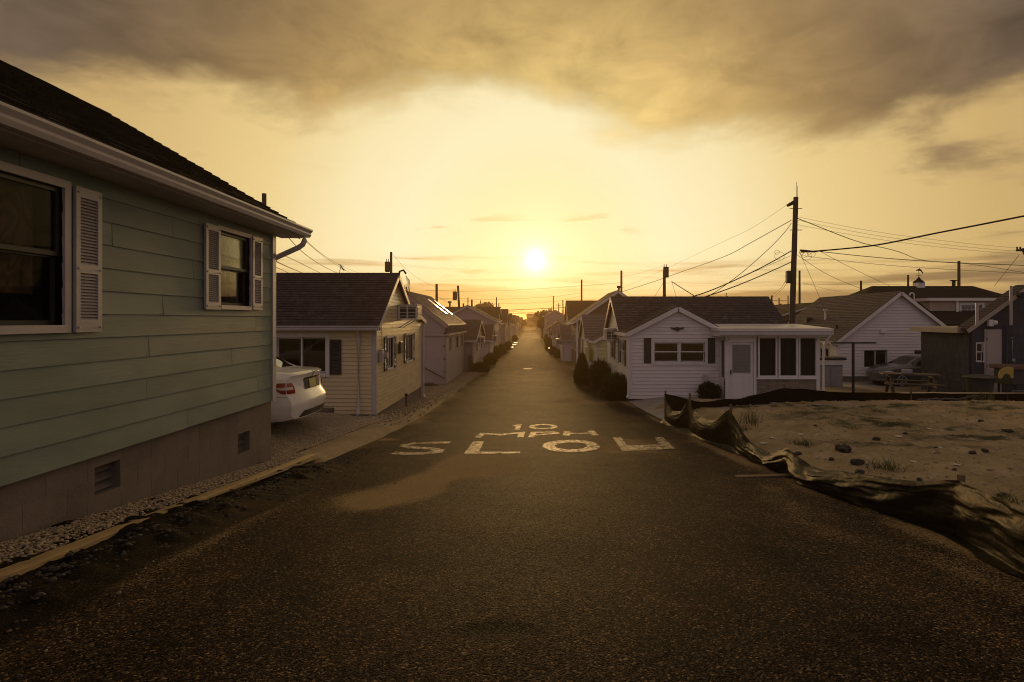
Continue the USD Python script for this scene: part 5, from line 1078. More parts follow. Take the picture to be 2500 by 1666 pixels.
sz = CZ - 2.98
sh = House("slate_house", "dark slate-shingled house with pale bargeboard and a grey door at the right edge", 16.5, 20.7, 21.5, 21.85, sz, CZ - .25, CZ + 1.27, "y", m_slate, m_roofgrey, trim=m_tan, expo=.30, tb=.016, wallseg=.16, wparts="S", rseg=.3, rexpo=.16, over=.20, rake=.12, corner=False, fascia=False,
           wins=[("S", .22, 1.42, .25, .68, "double", dict(casing=.03)), ("S", .56, .1, .52, 2.45, "none", dict(casing=.045, frame=m_shd))] [:1])
t = sh.t; FS = sh.F["S"]
piece("door_frame", FS, .50, .05, 1.14, 2.62, .017, .035, m_shd, t); d_ = piece("door", FS, .56, .05, 1.08, 2.55, .036, .05, m_shd, t)
for zz_ in (.45, 1.2, 2.2): piece("hinge", FS, .565, zz_, .59, zz_ + .1, .051, .06, m_grill, d_)
m_ = MB(); m_.tm(trimesh.creation.icosphere(1, .035).apply_translation(FS.p(1.02, 1.08, .085))); put(d_, "knob", m_, m_grill)
FWs = Frame((16.56, 24.3, sz), (16.47 - 16.56, 21.52 - 24.3, 0)); Lw = math.hypot(.09, 2.78); pl = sbox(0, 0, Lw, 2.47)
m_ = MB(); slab(m_, FWs, pl, -.1, 0); ww = put(t, "side_wall", m_, m_slate); rows(ww, FWs, pl, .30, .022, .003, [m_slate], "shingle", seg=.16, gap=.012, jit=.35, limit=300, stuffname="further_shingles", groove=.05)
m_ = MB(); m_.add([(16.22, 24.5, CZ - .30), (16.15, 21.70, CZ - .30), (20.6, 21.70, CZ - .22), (20.6, 24.5, CZ - .22), (16.22, 24.5, CZ - .50), (16.15, 21.70, CZ - .50), (20.6, 21.70, CZ - .50), (20.6, 24.5, CZ - .50)], [(0, 1, 2, 3), (7, 6, 5, 4), (0, 4, 5, 1), (1, 5, 6, 2), (2, 6, 7, 3), (3, 7, 4, 0)]); put(t, "flat_roof", m_, m_tan)
m_ = MB(); m_.box(16.66, 20.6, 24.1, 24.3, sz, CZ - .51).box(20.45, 20.6, 21.9, 24.1, sz, CZ - .51); put(t, "rear_wall", m_, m_slate)
for xx, zt_ in ((16.53, CZ + .62), (17.78, CZ + 1.25)):
    m_ = MB(); m_.tube([(xx, 21.40, sz + .05), (xx, 21.40, CZ - .2)], .035, 8); put(t, "pipe_run", m_, m_slate); m_ = MB(); m_.tube([(xx, 21.22, CZ - .2), (xx, 21.22, zt_)], .05, 8); put(t, "mast_pipe", m_, m_shd)
m_ = MB(); m_.box(17.07, 17.24, 21.32, 21.47, CZ - .25, CZ + .0, bev=.02); la = put(t, "wall_lamp", m_, m_trim)
m_ = MB(); m_.tube([(17.24, 21.38, CZ - .1), (17.36, 21.38, CZ - .12)], .09, 10); put(la, "lamp_head", m_, m_trim)
m_ = MB(); m_.tube([(18.2, 21.46, CZ + .92), (18.2, 21.2, CZ + .92)], .10, 14); put(t, "exhaust_hood", m_, m_grill)
m_ = MB(); m_.tube([(18.0, 21.42, CZ - 1.5), (18.0, 21.42, CZ - .75), (17.95, 21.36, CZ - .66), (17.85, 21.3, CZ - .68)], .018, 6).tube([(18.0, 21.38, CZ - 1.55), (18.0, 21.38, CZ - 1.45)], .06, 8); put(t, "outdoor_shower", m_, m_steel)
# dark house between the white houses, far back
far_house("dark_back_house", "dark low house seen between the white porch house and the white gable", 19.5, 27, 46, 54, .2, 1.35, "y", m_brownwall, m_roofblk, "W", n=1, detail=False, rexpo=.4, rseg=.8)
#__PART5__
# ------------------------------------------------------------------ cars
def car(name, label, O, heading, paint, plate=True):
    """saloon car; local x runs from the rear bumper (0) to the nose (4.58), y to its left"""
    c, s = math.cos(heading), math.sin(heading); R = np.array([[c, -s, 0], [s, c, 0], [0, 0, 1]])
    t = thing(name, label, "car", O); W = lambda v: np.asarray(v, float) @ R.T + np.asarray(O, float)
    pch = lambda xs_, ys_: PchipInterpolator(xs_, ys_)
    top = pch([0, .12, .3, .62, .95, 1.3, 1.7, 2.1, 2.6, 2.85, 3.15, 3.48, 3.9, 4.3, 4.48, 4.58], [1.00, 1.035, 1.045, 1.06, 1.24, 1.385, 1.435, 1.445, 1.41, 1.33, 1.16, 1.00, .93, .82, .74, .62])
    belt = pch([0, .3, .8, 1.6, 2.6, 3.4, 4.1, 4.4, 4.58], [.93, .945, .955, .945, .91, .875, .80, .70, .56])
    hw = pch([0, .25, .6, 1.2, 2.6, 3.5, 4.1, 4.4, 4.58], [.80, .855, .88, .885, .885, .875, .83, .74, .60])
    rw = pch([0, .62, .95, 1.4, 2.2, 2.7, 3.48, 4.58], [.64, .66, .60, .565, .57, .585, .68, .45])
    bot = pch([0, .3, .9, 3.6, 4.3, 4.58], [.25, .21, .19, .19, .20, .26])
    def sect(x):
        w, b, tp, r_, zb_ = float(hw(x)), float(belt(x)), float(top(x)), float(rw(x)), float(bot(x))
        cab = max(0.0, min(1.0, (tp - b - .10) / .2)); mid = min(.56, b - .2)
        return np.array([(w * .86, zb_), (w * .955, zb_ + .07), (w * .985, zb_ + .2), (w, mid), (w * .995, mid + .12), (w * .985, b - .10), (w * .955, b - .02), (w * .925, b + .015),
                         (w * .905 * cab + (1 - cab) * w * .88, b + .05 * cab + (1 - cab) * min(.03, max(tp - b - .06, .0))), (r_ + .03 * cab + (1 - cab) * .06, tp - .055 * cab - .014 * (1 - cab)), (r_ * .86, tp - .012), (r_ * .45, tp), (0, tp + .006)])
    xs_ = np.unique(np.concatenate([[0, .04, .09, .15, .22, .3], np.linspace(.38, 4.1, 52), np.linspace(4.15, 4.58, 12)]))
    S = np.array([sect(x) for x in xs_]); n, m = S.shape[:2]
    def warp(x, y, z):
        """plan rounding and the stepped rear: bumper sticks out below, boot lid leans in above"""
        x = np.asarray(x, float); q = np.clip(1 - x / .55, 0, 1); yy = np.abs(y) / .88
        x2 = x + q * (.20 * yy ** 3.2 + .085 * sstep(.60, .68, z) + .03 * sstep(.70, .98, z) + .05 * sstep(.42, .26, z) - .03 * sstep(.90, 1.0, z))
        qf = np.clip((x - 4.0) / .58, 0, 1); return x2 - qf * (.30 * yy ** 2.4)
    def pts(side): 
        P_ = np.zeros((n, m, 3)); P_[..., 1] = S[..., 0] * side; P_[..., 2] = S[..., 1]; P_[..., 0] = warp(np.broadcast_to(xs_[:, None], (n, m)), P_[..., 1], P_[..., 2]); return P_
    body, gl = MB(), MB()
    for side in (1, -1):
        P_ = pts(side); xm = (xs_[:-1] + xs_[1:]) / 2
        i, j = np.meshgrid(np.arange(n - 1), np.arange(m - 1), indexing="ij")
        f = np.stack([i * m + j, (i + 1) * m + j, (i + 1) * m + j + 1, i * m + j + 1], -1)
        xm2 = np.broadcast_to(xm[:, None], (n - 1, m - 1)); sideg = (j == 8) & (xm2 > .86) & (xm2 < 3.12) & ~((xm2 > 1.86) & (xm2 < 1.96)) & ~((xm2 > 1.0) & (xm2 < 1.08))
        rearg = (j >= 10) & (xm2 > .66) & (xm2 < 1.26); frontg = (j >= 10) & (xm2 > 2.82) & (xm2 < 3.42)
        g = sideg | rearg | frontg
        ff = f.reshape(-1, 4); gg = g.ravel()
        fl = (lambda a: a[:, ::-1]) if side > 0 else (lambda a: a)
        body.add(W(P_.reshape(-1, 3)), fl(ff[~gg])); gl.add(W(P_.reshape(-1, 3)), fl(ff[gg]))
    for e, x in ((0, xs_[0]), (n - 1, xs_[-1])):   # rounded ends
        k = np.linspace(-1, 1, 17); Pq = np.zeros((m, 17, 3)); Pq[..., 1] = S[e][:, :1] * k; Pq[..., 2] = S[e][:, 1:]; Pq[..., 0] = warp(np.full((m, 17), x), Pq[..., 1], Pq[..., 2])
        body.add(W(Pq.reshape(-1, 3)), MB().grid(Pq, flip=(e == 0)).arr()[1])
    b_ = put(t, "body", body, paint, smooth=35); put(t, "windows", gl, m_carglass, smooth=35)
    def yside(x, z):
        sc = sect(x); o = np.argsort(sc[:9, 1]); return np.interp(z, sc[:9, 1][o], sc[:9, 0][o])
    def patch(nm, poly, mat, lift, side, parent=None, x_step=.02):
        """outline (x, z) on the flank; x below zero wraps on to the rear face"""
        mb = MB(); g = Polygon(poly); a0, b0, a1, b1 = g.bounds
        for a in np.arange(a0, a1, .05):
            for b in np.arange(b0, b1, .05):
                for q in polys(g.intersection(sbox(a, b, a + .05, b + .05))):
                    v, f = tri(q); o = []
                    for x, z in v:
                        if x >= 0: y = yside(x, z); o.append((float(warp(x, y, z)), side * (y + lift), z))
                        else: y = yside(0, z) + x; o.append((float(warp(0.0, y, z)) - lift, side * (y + lift * .3), z))
                    mb.add(W(o), f if side < 0 else f[:, ::-1])
        return put(parent or t, nm, mb, mat, smooth=40)
    for side in (1, -1):
        lamp = [(-.17, .685), (-.15, .80), (-.10, .865), (.05, .875), (.36, .865), (.37, .85), (.26, .775), (.14, .71), (.05, .685)]
        tl = patch("tail_lamp", lamp, m_red, .006, side)
        patch("reversing_lens", [(-.13, .755), (-.11, .80), (.24, .80), (.18, .765), (.12, .752)], m_clearlens, .010, side, tl)
        hl = patch("head_lamp", [(4.02, .70), (4.30, .74), (4.47, .70), (4.50, .60), (4.36, .58), (4.15, .62)], m_clearlens, .006, side)
        patch("seam", [(.02, .640), (.6, .650), (.6, .655), (.02, .645)], m_black, .003, side); patch("seam", [(.02, .435), (.55, .45), (.55, .46), (.02, .445)], paint, .008, side)
        for xw in (.93, 3.69):
            yw = .885 * side
            mb = MB(); prof = [(.0, .36), (.02, .365), (.03, .35)]; a = np.linspace(0, 2 * math.pi, 28)
            mb.tube([W((xw, yw - side * .10, .335)), W((xw, yw + side * .004, .335))], .372, 28); wl = put(t, "wheel_arch", mb, m_rub)
            mb = MB(); mb.tube([W((xw, yw - side * .19, .32)), W((xw, yw - side * .17, .32)), W((xw, yw + side * .0, .32)), W((xw, yw + side * .016, .32))], [.30, .32, .32, .30], 28); w_ = put(t, "wheel", mb, m_rub, smooth=40)
            mb = MB(); mb.tube([W((xw, yw, .32)), W((xw, yw + side * .022, .32))], .055, 12)
            for k in range(7):
                aa = k * 2 * math.pi / 7; mb.beam(W((xw, yw + side * .012, .32)), W((xw + .21 * math.cos(aa), yw + side * .014, .32 + .21 * math.sin(aa))), .05, .016, W((0, 1, 0)) - W((0, 0, 0)))
            ring = [W((xw + .215 * math.cos(k), yw + side * .016, .32 + .215 * math.sin(k))) for k in a]; mb.tube(ring, .016, 6, cap=False); put(w_, "rim", mb, m_steel, smooth=40)
    def rear(nm, poly, mat, lift, parent=None):
        mb = MB(); g = Polygon(poly); a0, b0, a1, b1 = g.bounds
        for a in np.arange(a0, a1, .1):
            for q in polys(g.intersection(sbox(a, b0, a + .1, b1))):
                v, f = tri(q); mb.add(W([(float(warp(0.0, y, z)) - lift, y, z) for y, z in v]), f[:, ::-1])
        return put(parent or t, nm, mb, mat)
    rear("plate_recess", [(-.34, .72), (.34, .72), (.37, .905), (-.37, .905)], m_black, .003); pl_ = rear("number_plate", [(-.155, .735), (.155, .735), (.155, .885), (-.155, .885)], m_plate, .010)
    rear("chrome_strip", [(-.36, .895), (.36, .895), (.36, .925), (-.36, .925)], m_chrome, .014); rear("diffuser", [(-.60, .26), (.60, .26), (.50, .37), (-.50, .37)], m_black, .004)
    a = np.linspace(0, 2 * math.pi, 20); mb = MB(); mb.tube([W((float(warp(0, 0, .975)) - .012, .042 * math.cos(k), .972 + .042 * math.sin(k))) for k in a], .006, 6, cap=False)
    for k in range(3):
        aa = math.pi / 2 + k * 2 * math.pi / 3; mb.beam(W((float(warp(0, 0, .975)) - .012, 0, .972)), W((float(warp(0, 0, .975)) - .012, .042 * math.cos(aa), .972 + .042 * math.sin(aa))), .007, .007, (1, 0, .1))
    put(t, "star_badge", mb, m_chrome)
    mb = MB(); mb.add(W([(.5, -.78, .22), (4.2, -.78, .22), (4.2, .78, .22), (.5, .78, .22)]), [(0, 3, 2, 1)]); put(t, "underside", mb, m_rub)
    for xx in (.93, 3.69):
        mb = MB(); mb.tube([W((xx, -.8, .32)), W((xx, .8, .32))], .05, 8); put(t, "axle", mb, m_rub)
    return t
car("white_saloon_car", "white saloon car with red tail lamps parked on gravel between the green and cream houses", (-3.90, 10.5, CZ - 1.95), math.pi, m_carpaint)
car("dark_saloon_car", "dark saloon car with one bright headlamp parked behind the picnic table", (15.85 + 4.5, 26.6, CZ - 3.05), math.pi, m_cardark)

# ------------------------------------------------------------------ silt fence round the lot
sf = thing("silt_fence", "sagging black plastic silt fence on wooden stakes round the sand lot", "silt fence", (3.4, 10, CZ - 2.2))
#        x, y, top, bottom relative to the lens, outward lean of the middle
kn = [(3.05, 2.4, -1.10, -1.66, .02), (3.16, 3.67, -1.22, -1.66, .06), (3.36, 4.5, -1.262, -1.77, .02), (3.34, 5.25, -1.46, -1.86, .10), (3.29, 6.1, -1.60, -1.94, .12), (3.29, 6.75, -1.72, -2.0, .12), (3.32, 7.35, -1.66, -2.05, .03), (3.40, 8.1, -1.88, -2.12, .08), (3.45, 9.0, -1.90, -2.20, .08), (3.46, 10.0, -1.57, -2.28, .0),
      (3.43, 10.6, -1.86, -2.33, .05), (3.42, 11.3, -1.93, -2.38, .09), (3.43, 12.0, -1.92, -2.42, .05), (3.44, 12.5, -1.735, -2.45, .0), (3.41, 13.0, -2.08, -2.50, .05), (3.38, 13.6, -2.16, -2.54, .08), (3.37, 14.1, -2.05, -2.57, .03), (3.36, 14.4, -1.86, -2.58, .0), (4.4, 14.8, -2.12, -2.52, .03), (5.6, 15.5, -2.13, -2.48, .02), (7.15, 16.1, -1.92, -2.44, .0), (9.0, 16.9, -2.12, -2.60, .05), (11.5, 17.3, -2.22, -2.62, .05), (14.5, 17.5, -2.26, -2.62, .03), (18.0, 17.6, -2.20, -2.62, .0)]
kn = np.array(kn); seg = np.concatenate([[0], np.cumsum(np.hypot(np.diff(kn[:, 0]), np.diff(kn[:, 1])))])
ss = np.unique(np.concatenate([np.linspace(0, 13, 420), np.linspace(13, seg[-1], 160)]))
ip = lambda k: PchipInterpolator(seg, kn[:, k])(ss)
lin = lambda k: np.interp(ss, seg, kn[:, k])
fx, fy, ft, fb, fl_ = lin(0), lin(1), .3 * ip(2) + .7 * lin(2), ip(3), ip(4)
nx_, ny_ = np.gradient(fy, ss), -np.gradient(fx, ss); ln = np.hypot(nx_, ny_); nx_, ny_ = nx_ / ln, ny_ / ln      # normal; points towards +x on the lane run
tt = np.linspace(0, 1, 44)
Sg, Tg = np.meshgrid(ss, tt, indexing="ij")
q = np.stack([Sg * 2.0, Tg * 1.8, 0 * Sg], -1); w1 = meshkit.fbm(q, 4, 51) - .5
ridge = 1 - np.abs(2 * meshkit.fbm(np.stack([Sg * 1.5 + Tg * 1.6, Tg * 2.6 - Sg * .5, 0 * Sg + 2], -1), 3, 52) - 1)
ridge2 = 1 - np.abs(2 * meshkit.fbm(np.stack([Sg * 1.0 - Tg * 1.0, Tg * 5.5 + Sg * .8, 0 * Sg + 5], -1), 3, 57) - 1)
hgt = (ft - fb)[:, None]; loose = np.clip(1.1 - hgt * 1.1, .25, 1) * (1 - .55 * sstep(9.3, 10.3, fy)[:, None])
off = -(fl_[:, None] * 1.3) * np.sin(math.pi * Tg) ** .8 + w1 * .16 * loose * np.sin(math.pi * np.clip(Tg, .05, .97)) + (ridge - .75) * .075 * loose + (ridge2 - .75) * .06 * loose
zf = CZ + fb[:, None] + hgt * Tg + (ridge2 - .7) * .045 * loose * np.sin(math.pi * Tg) + (w1 * .05) * Tg * (1 - np.exp(-((Sg[..., None] - seg[[2, 9, 13, 17, 20]]) ** 2).min(-1) / .05))
skirt = (Tg < .08)
off = off - .10 * np.clip(1 - Tg / .12, 0, 1) * (1 + 1.2 * (meshkit.fbm(np.stack([Sg * 1.3, 0 * Sg, 0 * Sg], -1), 3, 55) - .5))
gnd_here = np.maximum(lane_z(fx, fy) , ground(fx, fy) - .05)[:, None]
Pf = np.stack([fx[:, None] + nx_[:, None] * off, fy[:, None] + ny_[:, None] * off, np.maximum(zf, gnd_here + .012)], -1)
put(sf, "sheet", MB().grid(Pf), m_fence, smooth=True)
for x, y, zt_ in ((3.40, 4.52, -1.225), (3.50, 10.02, -1.48), (3.48, 12.5, -1.60), (3.40, 14.42, -1.79), (7.16, 16.14, -1.84), (11.5, 17.34, -2.02), (3.20, 3.1, -1.15)):
    mb = MB(); lean = rng.normal(0, .02, 2); mb.beam((x, y, CZ - 2.75 if y > 9 else CZ - 2.0), (x + lean[0], y + lean[1], CZ + zt_), .038, .038, (0, 1, .01)); put(sf, "stake", mb, m_stake)
mb = MB(); mb.beam((2.62, 7.32, CZ - 2.015), (3.30, 7.30, CZ - 1.99), .09, .04); single("loose_board", "short dark board lying by the collapsed middle of the silt fence", "board", mb, m_stake)
mb = MB(); a = np.linspace(0, 1, 22); mb.tube([(11.3 + 1.95 * k, 16.75 + .25 * math.sin(k * 2), float(lot_z(np.array(11.3 + 1.95 * k), np.array(16.6))) + .03 + .04 * (k > .7) * (k - .7) * 4) for k in a], .03, 8); single("bent_pipe", "long bent black pipe lying on the sand before the far fence", "pipe", mb, m_bin, smooth=True)
mb = MB(); mb.beam((12.2, 18.9, CZ - 2.42), (16.2, 18.55, CZ - 2.40), .24, .05); single("pale_plank", "long pale plank lying behind the black far fence below the picnic table", "plank", mb, m_plank)
mb = MB(); mb.beam((12.0, 19.1, CZ - 2.62), (16.4, 18.75, CZ - 2.60), .3, .34); single("dark_beam", "long dark beam under the pale plank at the lot's far edge", "beam", mb, m_bluetarp)

# ------------------------------------------------------------------ yard things on the right
mb = MB(); mb.tube([(12.1, 21.5, CZ - 2.9), (12.1, 21.5, CZ - .84)], .05, 10); 
cl = thing("clothes_post", "dark T-shaped clothes post standing before the white gable house", "clothes post", (12.1, 21.5, CZ - 2.9)); put(cl, "post", mb, m_grill)
mb = MB(); mb.beam((11.28, 21.5, CZ - .87), (12.95, 21.5, CZ - .87), .06, .06); put(cl, "crossbar", mb, m_grill)
pt = thing("picnic_table", "dark weathered picnic table with two benches in front of the dark car", "picnic table", (14.15, 21.4, CZ - 2.78))
a = math.radians(-22); ca, sa = math.cos(a), math.sin(a)
def pp(x, y, z): return (14.15 + x * ca - y * sa, 21.4 + x * sa + y * ca, CZ - 2.78 + z)
def pbox(nm, p0, p1, w, h, mat, up=(0, 0, 1)): m_ = MB(); m_.beam(pp(*p0), pp(*p1), w, h, up); return put(pt, nm, m_, mat)
for k in range(5): pbox("table_board", (-.92, -.32 + .16 * k, .755), (.92, -.32 + .16 * k, .755), .15, .04, m_table)
for s_ in (-1, 1):
    for k in range(2): pbox("bench_board", (-.92, s_ * (.66 + .15 * k), .44), (.92, s_ * (.66 + .15 * k), .44), .14, .04, m_table)
for xx in (-.68, .68):
    pbox("bench_bearer", (xx, -.82, .39), (xx, .82, .39), .045, .10, m_table); pbox("top_bearer", (xx, -.38, .69), (xx, .38, .69), .045, .09, m_table)
    for s_ in (-1, 1): pbox("leg", (xx + .047, s_ * .62, 0), (xx + .047, s_ * .22, .72), .045, .10, m_table, (1, 0, 0))
mb = MB(); mb.box(13.9, 14.2, 21.3, 21.5, CZ - 2.78 + .777, CZ - 2.78 + .93, bev=.015); single("small_box", "small pale box standing on the picnic table", "box", mb, m_plastic)
bn = thing("dustbin", "round dark dustbin with a wide lid before the grey door", "dustbin", (15.75, 20.1, CZ - 2.8))
mb = MB(); mb.lathe((15.75, 20.1, CZ - 2.82), [(0, 0), (.34, 0), (.42, .78), (.40, .78), (.38, .7)], 22); put(bn, "body", mb, m_bin, smooth=40)
mb = MB(); mb.lathe((15.75, 20.1, CZ - 2.82), [(.50, .785), (.52, .81), (.46, .86), (.2, .90), (0, .91)], 22); put(bn, "lid", mb, m_bin, smooth=40)
ct = thing("utility_cart", "dark wheeled cart with yellow end brackets and a brown lid at the right edge", "cart", (17.2, 20.0, CZ - 2.8))
mb = MB(); mb.box(16.55, 18.6, 19.7, 20.5, CZ - 2.25, CZ - 1.72, bev=.02); put(ct, "tub", mb, m_bin)
mb = MB(); mb.box(16.45, 18.7, 19.62, 20.58, CZ - 1.72, CZ - 1.58, bev=.02); put(ct, "lid", mb, m_deck)
br = [(-.34, 0), (-.34, .14), (-.28, .27), (-.16, .36), (.0, .40), (.14, .38), (.16, .30), (.16, .02), (.10, .0), (.02, .13), (-.10, .17), (-.18, .10), (-.24, 0)]
for yy in (19.58,):
    mb = MB(); slab(mb, Frame((16.32, yy, CZ - 2.0), (1, 0, 0)), Polygon(br), -.02, .02); put(ct, "bracket_plate", mb, m_ochre)
for xx in (16.7, 18.4):
    for yy in (19.75, 20.45): mb = MB(); mb.beam((xx, yy, CZ - 2.82), (xx, yy, CZ - 2.2), .05, .05, (0, 1, 0)); put(ct, "leg", mb, m_grill)
mb = MB(); mb.tube([(15.95, 19.0, CZ - 2.85), (15.95, 19.0, CZ - 2.42), (16.0, 19.0, CZ - 2.38), (17.0, 19.0, CZ - 2.38), (17.05, 19.0, CZ - 2.42), (17.05, 19.0, CZ - 2.85)], .045, 10)
single("tube_frame", "dark bent tube frame standing below the cart", "frame", mb, m_bin, smooth=40)
ob = thing("outdoor_cabinet", "grey outdoor cabinet with a pale worktop beside the porch", "cabinet", (13.6, 26.2, CZ - 3.05))
mb = MB(); mb.box(13.0, 14.1, 25.9, 26.6, CZ - 3.1, CZ - 2.05); put(ob, "body", mb, m_plastic); mb = MB(); mb.box(12.95, 14.2, 25.85, 26.65, CZ - 2.045, CZ - 1.82); put(ob, "worktop", mb, m_trim); mb = MB(); mb.box(12.9, 14.25, 25.8, 26.7, CZ - 1.815, CZ - 1.70, bev=.03); put(ob, "cover", mb, m_bluetarp)
for xx in (13.05, 13.57):
    mb = MB(); mb.box(xx, xx + .48, 25.875, 25.898, CZ - 3.0, CZ - 2.12); put(ob, "door", mb, m_plastic)
mb = MB(); mb.add([(2.72, 29.0, base + .02), (2.76, 29.4, base + .02), (2.92, 29.4, base + 1.25), (2.88, 29.0, base + 1.25)], [(0, 1, 2, 3), (3, 2, 1, 0)]) if False else mb.beam((2.62, 28.6, base + .03), (2.95, 28.5, base + 1.1), .6, .03, (0, 1, .1)); single("leaning_board", "white board leaning at the yellow cottage behind the pointed shrub", "board", mb, m_trim)

# ------------------------------------------------------------------ shrubs and trees
def leaves(mb, P_, size, r, up=.3, aspect=.38, out=None):
    n_ = len(P_); d = r.normal(size=(n_, 3)) + (0 if out is None else out * 1.3); d[:, 2] += up; d /= np.linalg.norm(d, axis=1, keepdims=True)
    s_ = np.cross(d, r.normal(size=(n_, 3))); s_ /= np.linalg.norm(s_, axis=1, keepdims=True); L_ = size * r.uniform(.55, 1.4, n_)[:, None]; w_ = L_ * aspect
    v = np.stack([P_ - s_ * w_ * .25, P_ + d * L_ * .5 - s_ * w_ * .5, P_ + d * L_, P_ + d * L_ * .5 + s_ * w_ * .5], 1).reshape(-1, 3); mb.add(v, np.arange(4 * n_).reshape(-1, 4))
def shrub(name, label, x, y, rx, ry, h, n, size, mat=m_leaf, shape="round", group=None, seed=0, z=None, up=.3, aspect=.38, cat="shrub"):
    r = np.random.default_rng(900 + seed); z0 = (max(float(ground(x, y)), float(lane(y)) if abs(x) < 3 else -9) if z is None else z) - .03
    t = thing(name, label, cat, (x, y, z0), group); mb = MB()
    for k in range(6):
        a = r.uniform(0, 6.28); e = r.uniform(.2, .6); mb.tube([(x, y, z0), (x + .5 * rx * e * math.cos(a), y + .5 * ry * e * math.sin(a), z0 + h * .45), (x + rx * e * math.cos(a), y + ry * e * math.sin(a), z0 + h * .8)], [.03, .02, .008], 5)
    put(t, "stem", mb, m_pole)
    u = r.normal(size=(n, 3)); u /= np.linalg.norm(u, axis=1, keepdims=True); rad = r.random(n) ** .28
    lump = .55 + .85 * meshkit.fbm(u * 2.1 + seed, 3, 60 + seed)
    if shape == "cone":
        tz = 1 - r.random(n) ** .62; prof = np.where(tz < .25, .82 + tz * .72, (1 - (tz - .25) / .75) ** .72) ; a = r.uniform(0, 6.283, n); rr_ = prof * rad * (.88 + .24 * meshkit.fbm(np.stack([np.cos(a) * 2, np.sin(a) * 2, tz * 5], -1), 3, 61))
        P_ = np.stack([x + rx * rr_ * np.cos(a), y + ry * rr_ * np.sin(a), z0 + .04 + h * tz], -1); o = np.stack([np.cos(a), np.sin(a), 0 * a], -1)
    else:
        q_ = u * (rad * lump)[:, None]; P_ = np.stack([x + rx * q_[:, 0], y + ry * q_[:, 1], z0 + h * .5 + h * .52 * np.where(q_[:, 2] < -.85, -.85, q_[:, 2])], -1); o = u
    mb = MB(); leaves(mb, P_, size, r, up, aspect, o); put(t, "foliage", mb, mat, kind="stuff"); return t
shrub("pointed_evergreen", "dark pointed evergreen shrub at the lane's right edge before the yellow cottage", 2.48, 27.5, .38, .38, 1.45, 9000, .10, shape="cone", seed=1, aspect=.3, up=.8)
shrub("juniper_bush", "dark spiky juniper between the pointed evergreen and the white porch house", 3.05, 25.0, .36, .42, 1.2, 3000, .26, seed=2, up=1.1, aspect=.14)
shrub("juniper_bush", "large dark juniper at the white porch house's front corner", 3.1, 20.9, .40, .55, .88, 3800, .22, seed=3, up=.9, aspect=.15)
shrub("door_bush", "small dark bush beside the white house's porch step", 6.15, 19.75, .38, .3, .60, 3000, .08, seed=5, z=wz + .02, up=.3)
shrub("clipped_bush", "dark rounded bush at the tan cottage's corner left of the lane", -3.0, 34.4, .5, .4, .52, 3000, .14, seed=6)
shrub("clipped_bush", "dark green bush against the low white cottage left of the lane", -2.78, 40.0, .42, .55, .70, 3000, .15, seed=7, mat=m_leaf2)
for k, (x, y, rx, ry, h, mt, lab) in enumerate([(-2.75, 47.5, .5, .7, 1.1, m_leaf2, "olive bush before the tall mauve house's street corner"), (-2.5, 51.5, .5, .9, 1.2, m_leaf2, "sunlit yellowish bush by the tall mauve house"), (-2.3, 56.5, .45, .8, 1.0, m_leaf, "dark bush past the tall mauve house"), (-2.35, 64, .4, .8, .9, m_leaf, "bush by the broad brown-roofed house's kerb"), (-2.2, 86, .5, .9, .9, m_leaf, "far bush left of the lane by the pale house"),
        (2.25, 47.5, .45, .8, .75, m_leaf2, "low green bush right of the lane past the small white cottage"), (1.95, 52.3, .45, .6, .8, m_leaf, "dark bush at the mauve cottage's near corner right of the lane"), (1.85, 60.5, .5, .9, 1.1, m_leaf, "bush right of the lane past the mauve cottage"), (2.0, 67, .5, 1.2, 1.4, m_leaf, "tall bush before the dark-trimmed cottage"), (2.1, 78, .5, 1.0, 1.5, m_leaf, "tall far bush past the dark-trimmed cottage")]):
    shrub("lane_bush", lab, x - .12 * (1 if x < 0 else -1), y, rx * .72, ry * .8, h * .75, 1700, .17, mt, seed=20 + k)
def tree(name, label, x, y, h, rx, n, size, seed, mat=m_leaf):
    r = np.random.default_rng(300 + seed); z0 = base - .05; t = thing(name, label, "tree", (x, y, z0)); mb = MB(); mb.tube([(x, y, z0), (x + .1, y, z0 + h * .4), (x - .1, y, z0 + h * .85)], [.16, .11, .04], 7); put(t, "trunk", mb, m_pole)
    mb = MB()
    for k in range(11):
        c = np.array([x + r.normal(0, rx * .5), y + r.normal(0, rx * .5), z0 + h * (.5 + .45 * r.random())]); rad = rx * r.uniform(.25, .5); u = r.normal(size=(n // 11, 3)); u /= np.linalg.norm(u, axis=1, keepdims=True); P_ = c + u * (rad * r.random(n // 11) ** .35)[:, None] * (1, 1, .6); leaves(mb, P_, size, r, .2, .4, u)
        m2 = c - (0, 0, rad * .3); mb.tube([(x, y, z0 + h * .35), tuple(m2)], [.05, .02], 4, cap=False)
    put(t, "crown", mb, mat, kind="stuff")
tree("pine_tree", "dark wind-shaped pine rising over the brown roofs on the left", -10.3, 128, 7.2, 1.9, 3300, .5, 1)
tree("pine_tree", "dark tree beside the lane before the wide-gabled far house", 2.0, 100, 3.6, .8, 2600, .28, 2)
tree("pine_tree", "round dark tree left of the wide gable's peak", 3.2, 112, 5.4, 1.5, 2600, .35, 3)
tree("pine_tree", "dark low tree at the lane's far end on the right", 2.2, 190, 5.2, 1.6, 1600, .5, 4)
tree("pine_tree", "dark low tree at the lane's far end on the left", -2.7, 170, 3.2, 1.2, 1600, .4, 5)
